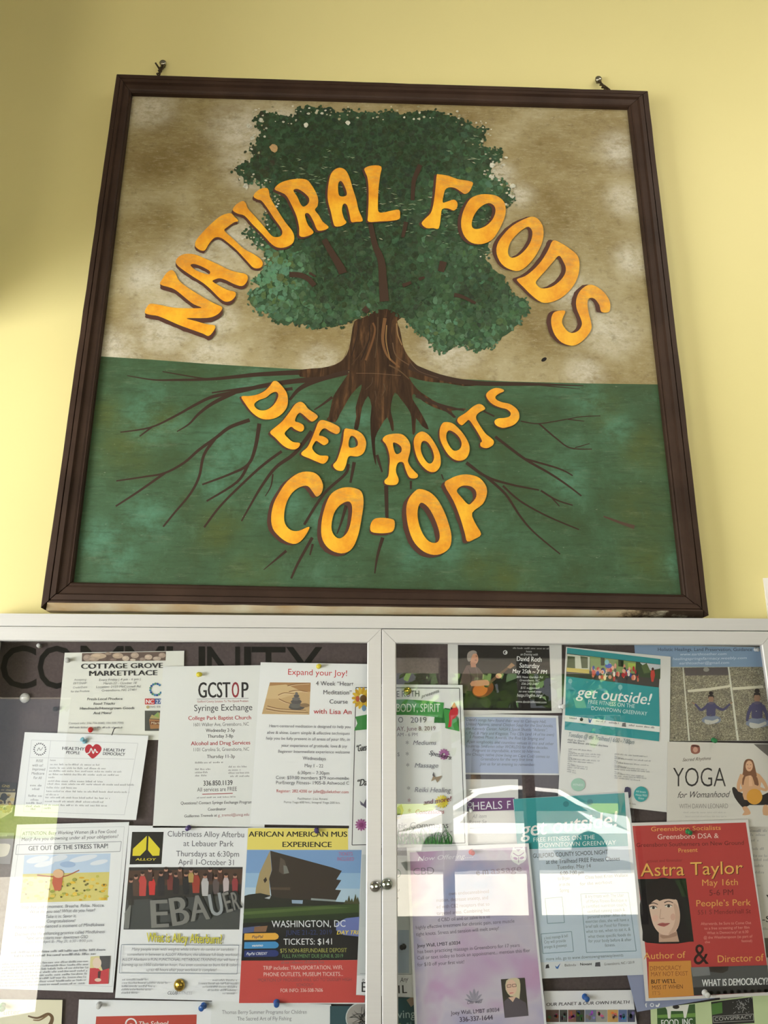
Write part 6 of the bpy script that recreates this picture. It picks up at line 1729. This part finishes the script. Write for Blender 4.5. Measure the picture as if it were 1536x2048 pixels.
for q in ([(1161.5, 1788), (1256.5, 1785), (1272.5, 1902), (1173, 1905)], [(1090, 1797), (1124, 1794), (1129, 1845), (1095, 1847)], [(1082, 1868), (1143, 1863), (1147, 1903), (1086, 1907)]):
    f.frame('border', q, 1.2, (112, 140, 152))
f.lines('body_text', [('& try treats with The Uter', 1170, 1796, 1248, 1793), ('of Marys Fitness Boutique is', 1172, 1806, 1254, 1803), ('a certified nutrition coach,', 1166, 1816, 1254, 1812), ('certified running coach &', 1175, 1826, 1250, 1822), ('personal trainer. After the', 1175, 1837, 1252, 1832), ('exercise class, she will have a', 1171, 1846, 1258, 1842), ('brief talk on Food for Fitness-', 1171, 1856, 1259, 1852), ('what to eat, when to eat it, &', 1172, 1866, 1261, 1861), ('what these specific foods do', 1176, 1876, 1262, 1872), ('for your body before & after', 1177, 1885, 1263, 1882), ('fitness.', 1210, 1894, 1231, 1892)], 6.2, (92, 108, 118))
f.lines('body_text', [('a local massage & bell', 1088, 1879, 1136, 1874), ('City will provide', 1088, 1887, 1132, 1884), ('oranges & giveaways', 1088, 1897, 1134, 1893)], 6, (92, 108, 118)).text('body_text', 'more info, go to www.downtowngreenway/events', 1092, 1921, 1247, 1913, 6.2, (92, 104, 112))
f.poly('logo', [(1092, 1930), (1097, 1928), (1099, 1936), (1091, 1937)], INK).poly('logo', [(1110, 1931), (1114, 1934), (1121, 1926), (1116, 1938), (1112, 1937)], (80, 120, 180)).text('logo', 'Belinda', 1129, 1933, 1152, 1932, 5, GREY).text('logo', 'Greensboro, NC / 2019', 1208, 1931, 1269, 1927, 5, GREY).text('logo', 'Novant', 1160, 1931, 1184, 1930, 5, INK, 'b').poly('logo', [(1190, 1933), (1191, 1925), (1200, 1924), (1201, 1933)], MIDG)
f.done()

# --- bottom row right of the mullion
f = Flyer('postcard', 'teal card with pale lettering low beside the mullion, left of the lilac flyer', 'postcard', [(770, 1997), (850, 1993), (852, 2080), (770, 2080)], 2, 'px', (44, 88, 94), group='paper notices in the case')
f.text('heading_text', 'iving', 790, 2037, 831, 2035, 16, (188, 214, 216)).poly('drawing', [(813, 2000), (828, 1990), (832, 2006), (822, 2014)], (170, 146, 126)).text('heading_text', 'a', 797, 2052, 803, 2052, 8, (160, 200, 90), 'b').text('heading_text', 'ti', 812, 2052, 824, 2052, 9, (150, 190, 190))
f.done()
f = Flyer('flyer', 'white sheet with a row of small colour photos under spaced capitals at the bottom', 'flyer', [(1088, 1982), (1264, 1980), (1300, 2230), (1096, 2230)], 2, 'px', (222, 220, 224), group='paper notices in the case')
f.text('heading_text', 'OUR PLANET & OUR OWN HEALTH', 1092, 2012, 1259, 2007, 6.2, (70, 66, 72), 'b', 0.15)
r = random.Random(21)
for i, (a, b) in enumerate(((1092, 1118), (1119, 1135), (1136, 1152), (1152, 1169), (1170, 1192), (1192, 1214), (1215, 1236), (1237, 1254), (1255, 1270))):
    c = [(92, 70, 64), (70, 72, 66), (120, 84, 72), (58, 60, 54), (112, 118, 134), (152, 148, 140), (190, 150, 90), (96, 110, 150), (70, 72, 92)][i]
    f.rect('photograph', a, 2019.5, b, 2044, c)
    for k in range(5):
        f.ell('photograph', r.uniform(a + 4, b - 4), r.uniform(2025, 2039), r.uniform(2, 4), r.uniform(2, 5), tuple(max(20, min(235, v + r.randint(-60, 60))) for v in c), 8, flat=(k > 0))
f.done()
f = Flyer('flyer', 'slate lavender sheet with small white icons peeking from under the red poster', 'flyer', [(1250, 1935), (1440, 1905), (1430, 1996.5), (1274, 2024)], 4, 'px', (140, 146, 176), group='paper notices in the case')
f.text('logo', 'f', 1291, 2015, 1295, 2014, 8, (226, 226, 232), 'b').ring('logo', 1304, 2010, 4, 1.6, (220, 222, 230)).poly('logo', [(1311, 2009), (1315, 2011), (1318, 2006), (1320, 2008), (1317, 2014), (1312, 2014)], (226, 226, 232))
f.done()
f = Flyer('flyer', 'light green film sheet with a cow photo and a black picture at the bottom right', 'flyer', [(1301, 2018), (1560, 1984), (1600, 2320), (1310, 2320)], 3, 'px', (196, 210, 162), group='paper notices in the case')
f.poly('photograph', [(1314, 2017), (1390, 2008), (1394, 2110), (1316, 2112)], (60, 92, 50)).poly('photograph', [(1315, 2030), (1391, 2026), (1391, 2034), (1315, 2036)], (112, 150, 74)).poly('photograph', [(1330, 2013), (1378, 2009), (1376, 2018), (1372, 2036), (1368, 2036), (1366, 2022), (1342, 2022), (1341, 2037), (1336, 2037), (1334, 2020)], (224, 222, 214)).ell('photograph', 1352, 2014, 7, 4, (50, 44, 42), 10).text('photograph', 'FOOD, INC', 1322, 2053, 1386, 2050, 13, (236, 236, 230), 'b')
f.poly('photograph', [(1422, 2004), (1505, 1994), (1509, 2046), (1425, 2050)], (46, 44, 44)).poly('photograph', [(1423, 2008), (1444, 2004), (1445, 2026), (1424, 2030)], (84, 124, 62))
r = random.Random(15)
for i in range(40):
    x, y = 1484 + r.gauss(0, 9), 2014 + r.gauss(0, 9)
    f.stroke('photograph', [(x, y), (x + r.uniform(-5, 5), y + r.uniform(-6, 6))], 1.2, 0.8, (166, 166, 164), flat=True)
f.frame('photograph', [(1426, 2033), (1507, 2028), (1507, 2041), (1427, 2045)], 1, (170, 168, 164)).text('photograph', 'COWSPIRACY', 1429, 2042, 1504, 2037, 7, (206, 204, 200), 'l')
f.done()

# ------------------------------------------------------------------ pins
M_PIN = {'red': C(206, 40, 40, rough=0.3, spec=0.5), 'blue': C(36, 92, 168, rough=0.3, spec=0.5), 'pale blue': C(130, 186, 206, rough=0.3, spec=0.5), 'yellow': C(234, 214, 60, rough=0.3, spec=0.5), 'purple': C(74, 52, 116, rough=0.3, spec=0.5),
         'green': C(30, 130, 74, rough=0.3, spec=0.5), 'white': C(236, 234, 230, rough=0.3, spec=0.5), 'brass': C(200, 166, 74, metal=1.0, rough=0.2), 'black': C(34, 32, 32, rough=0.35, spec=0.5), 'clear': C(214, 212, 210, rough=0.1, spec=0.7)}
PIN_PROF = [(0.0006, -0.003), (0.0046, 0.0), (0.0048, 0.0010), (0.0030, 0.0024), (0.0026, 0.0056), (0.0036, 0.0074), (0.0042, 0.0080), (0.0042, 0.0096), (0.0030, 0.0104)]
DOME_PROF = [(0.0006, -0.003), (0.0085, 0.0), (0.0085, 0.0012), (0.0074, 0.0034), (0.0046, 0.0052), (0.0012, 0.0058)]
_pin = {}


def pin(u, v, level, color, label, tilt=(0, 0), prof='push', scale=1.0):
    y = SHEETS_Y - level * LEVEL - 0.0006
    key = (color, prof)
    if key not in _pin:
        m = MB()
        m.lathe((0, 0, 0), (0, -1, 0), PIN_PROF if prof == 'push' else DOME_PROF, M_PIN[color], 18)
        o = m.build('pushpin', smooth=True)
        _pin[key] = o
    else:
        o = _pin[key].copy()
        COL.objects.link(o)
    o.location = P(u, v, y)
    o.scale = (scale, scale, scale)
    o.rotation_euler = (tilt[1], 0, tilt[0])
    tag(o, label, 'pushpin', 'pushpins in the notice case')
    return o


pin(181, 1459, 1, 'red', 'red pushpin at the foot of the potato market flyer', (0.3, 0.2))
pin(170, 1483, 4, 'pale blue', 'pale blue pushpin above the red heart', (-0.4, -0.4))
pin(135, 1321, 1, 'clear', 'clear pushpin at the top left corner of the market flyer', (0.2, 0))
pin(397, 1349, 3, 'yellow', 'yellow pushpin on the sheet with tall black capitals', (0.5, 0.1))
pin(637, 1333, 5, 'yellow', 'yellow pushpin above the red meditation heading', (0.2, 0))
pin(378, 1655, 3, 'purple', 'purple pushpin over the fitness flyer heading', (-0.2, 0.2), scale=0.95)
pin(633, 1660, 4, 'purple', 'dark purple pushpin on the yellow museum banner', (0.1, 0.2), scale=0.95)
pin(408, 2011, 2, 'blue', 'blue pushpin below the fitness flyer', (-0.3, 0.2), scale=1.15)
pin(553, 2004, 4, 'blue', 'blue pushpin at the red foot of the museum poster', (0.1, 0.2), scale=1.1)
pin(359, 1970, 3, 'brass', 'round brass tack near the foot of the fitness flyer', (-0.2, 0.1), 'dome', 1.15)
pin(5, 2011, 1, 'green', 'green pushpin on the cream sheet at the bottom left', (0.4, 0.3), scale=1.1)
pin(198, 2009, 1, 'clear', 'clear pushpin above the brick red box', (0.2, 0.1))
pin(50, 1396, 0, 'clear', 'broad clear tack on the bare felt under the big black C', (0, 0.2), 'dome', 1.1)
pin(110, 1418, 0, 'black', 'small black tack on the felt left of the market flyer', (0.3, 0), scale=0.9)
pin(79, 1292, 0, 'clear', 'clear pushpin between the big black C and O', (0.1, 0), scale=0.9)
pin(815, 1382, 6, 'brass', 'brass tack on the heading of the ribboned expo flyer', (0.2, 0.2), 'dome', 0.9)
pin(1121, 1413, 3, 'white', 'white pushpin between the concert poster and the tilted teal flyer', (0.3, 0.1), scale=1.05)
pin(942, 1704, 7, 'red', 'red pushpin on the lilac flyer', (0.2, 0.1))
pin(1427, 1480, 4, 'green', 'green pushpin between the healing flyer and the yoga flyer', (-0.1, 0.2))
pin(1375, 1663, 6, 'green', 'green pushpin near the top of the red poster', (0.2, 0.2))
pin(1409, 1985, 6, 'white', 'white pushpin on the bottom edge of the red poster', (0.1, 0.2), scale=1.15)
pin(1169, 1993, 2, 'blue', 'blue pushpin over the row of small photos', (0.2, 0.2), scale=1.1)
pin(808, 1893, 5, 'black', 'black pushpin on the narrow pale sheet beside the lilac flyer', (-0.5, 0), scale=1.0)
pin(940, 1620, 1, 'white', 'small white pushpin on the purple strip', (0.1, 0.2), scale=0.8)
pin(1511, 1299, 2, 'clear', 'clear pushpin at the top right corner of the healing flyer', (0.1, 0.2), scale=0.9)

m = MB()
p = P(229, 1463, SHEETS_Y - LEVEL - 0.001)
m.tube([p + Vector((0.001, 0.002, 0.007)), p + Vector((0.0006, -0.007, 0.004)), p + Vector((-0.001, -0.012, -0.007))], 0.0009, M_PIN['black'], 8)
o = m.build('dressmaking_pin', loc=p, smooth=True)
tag(o, 'thin black bare pin at the foot of the market flyer, right of the red pushpin', 'pin')
m = MB()
a = [P(792, 1698, -0.0285), P(801.5, 1698, -0.0285), P(801.5, 1709, -0.0285), P(792, 1709, -0.0285)]
m.prism(a, [q + Vector((0, 0.0016, 0)) for q in a], C(30, 30, 34, rough=0.4))
o = m.build('magnet', loc=a[0])
tag(o, 'small square black magnet between the expo flyer and the narrow pale sheet', 'magnet')
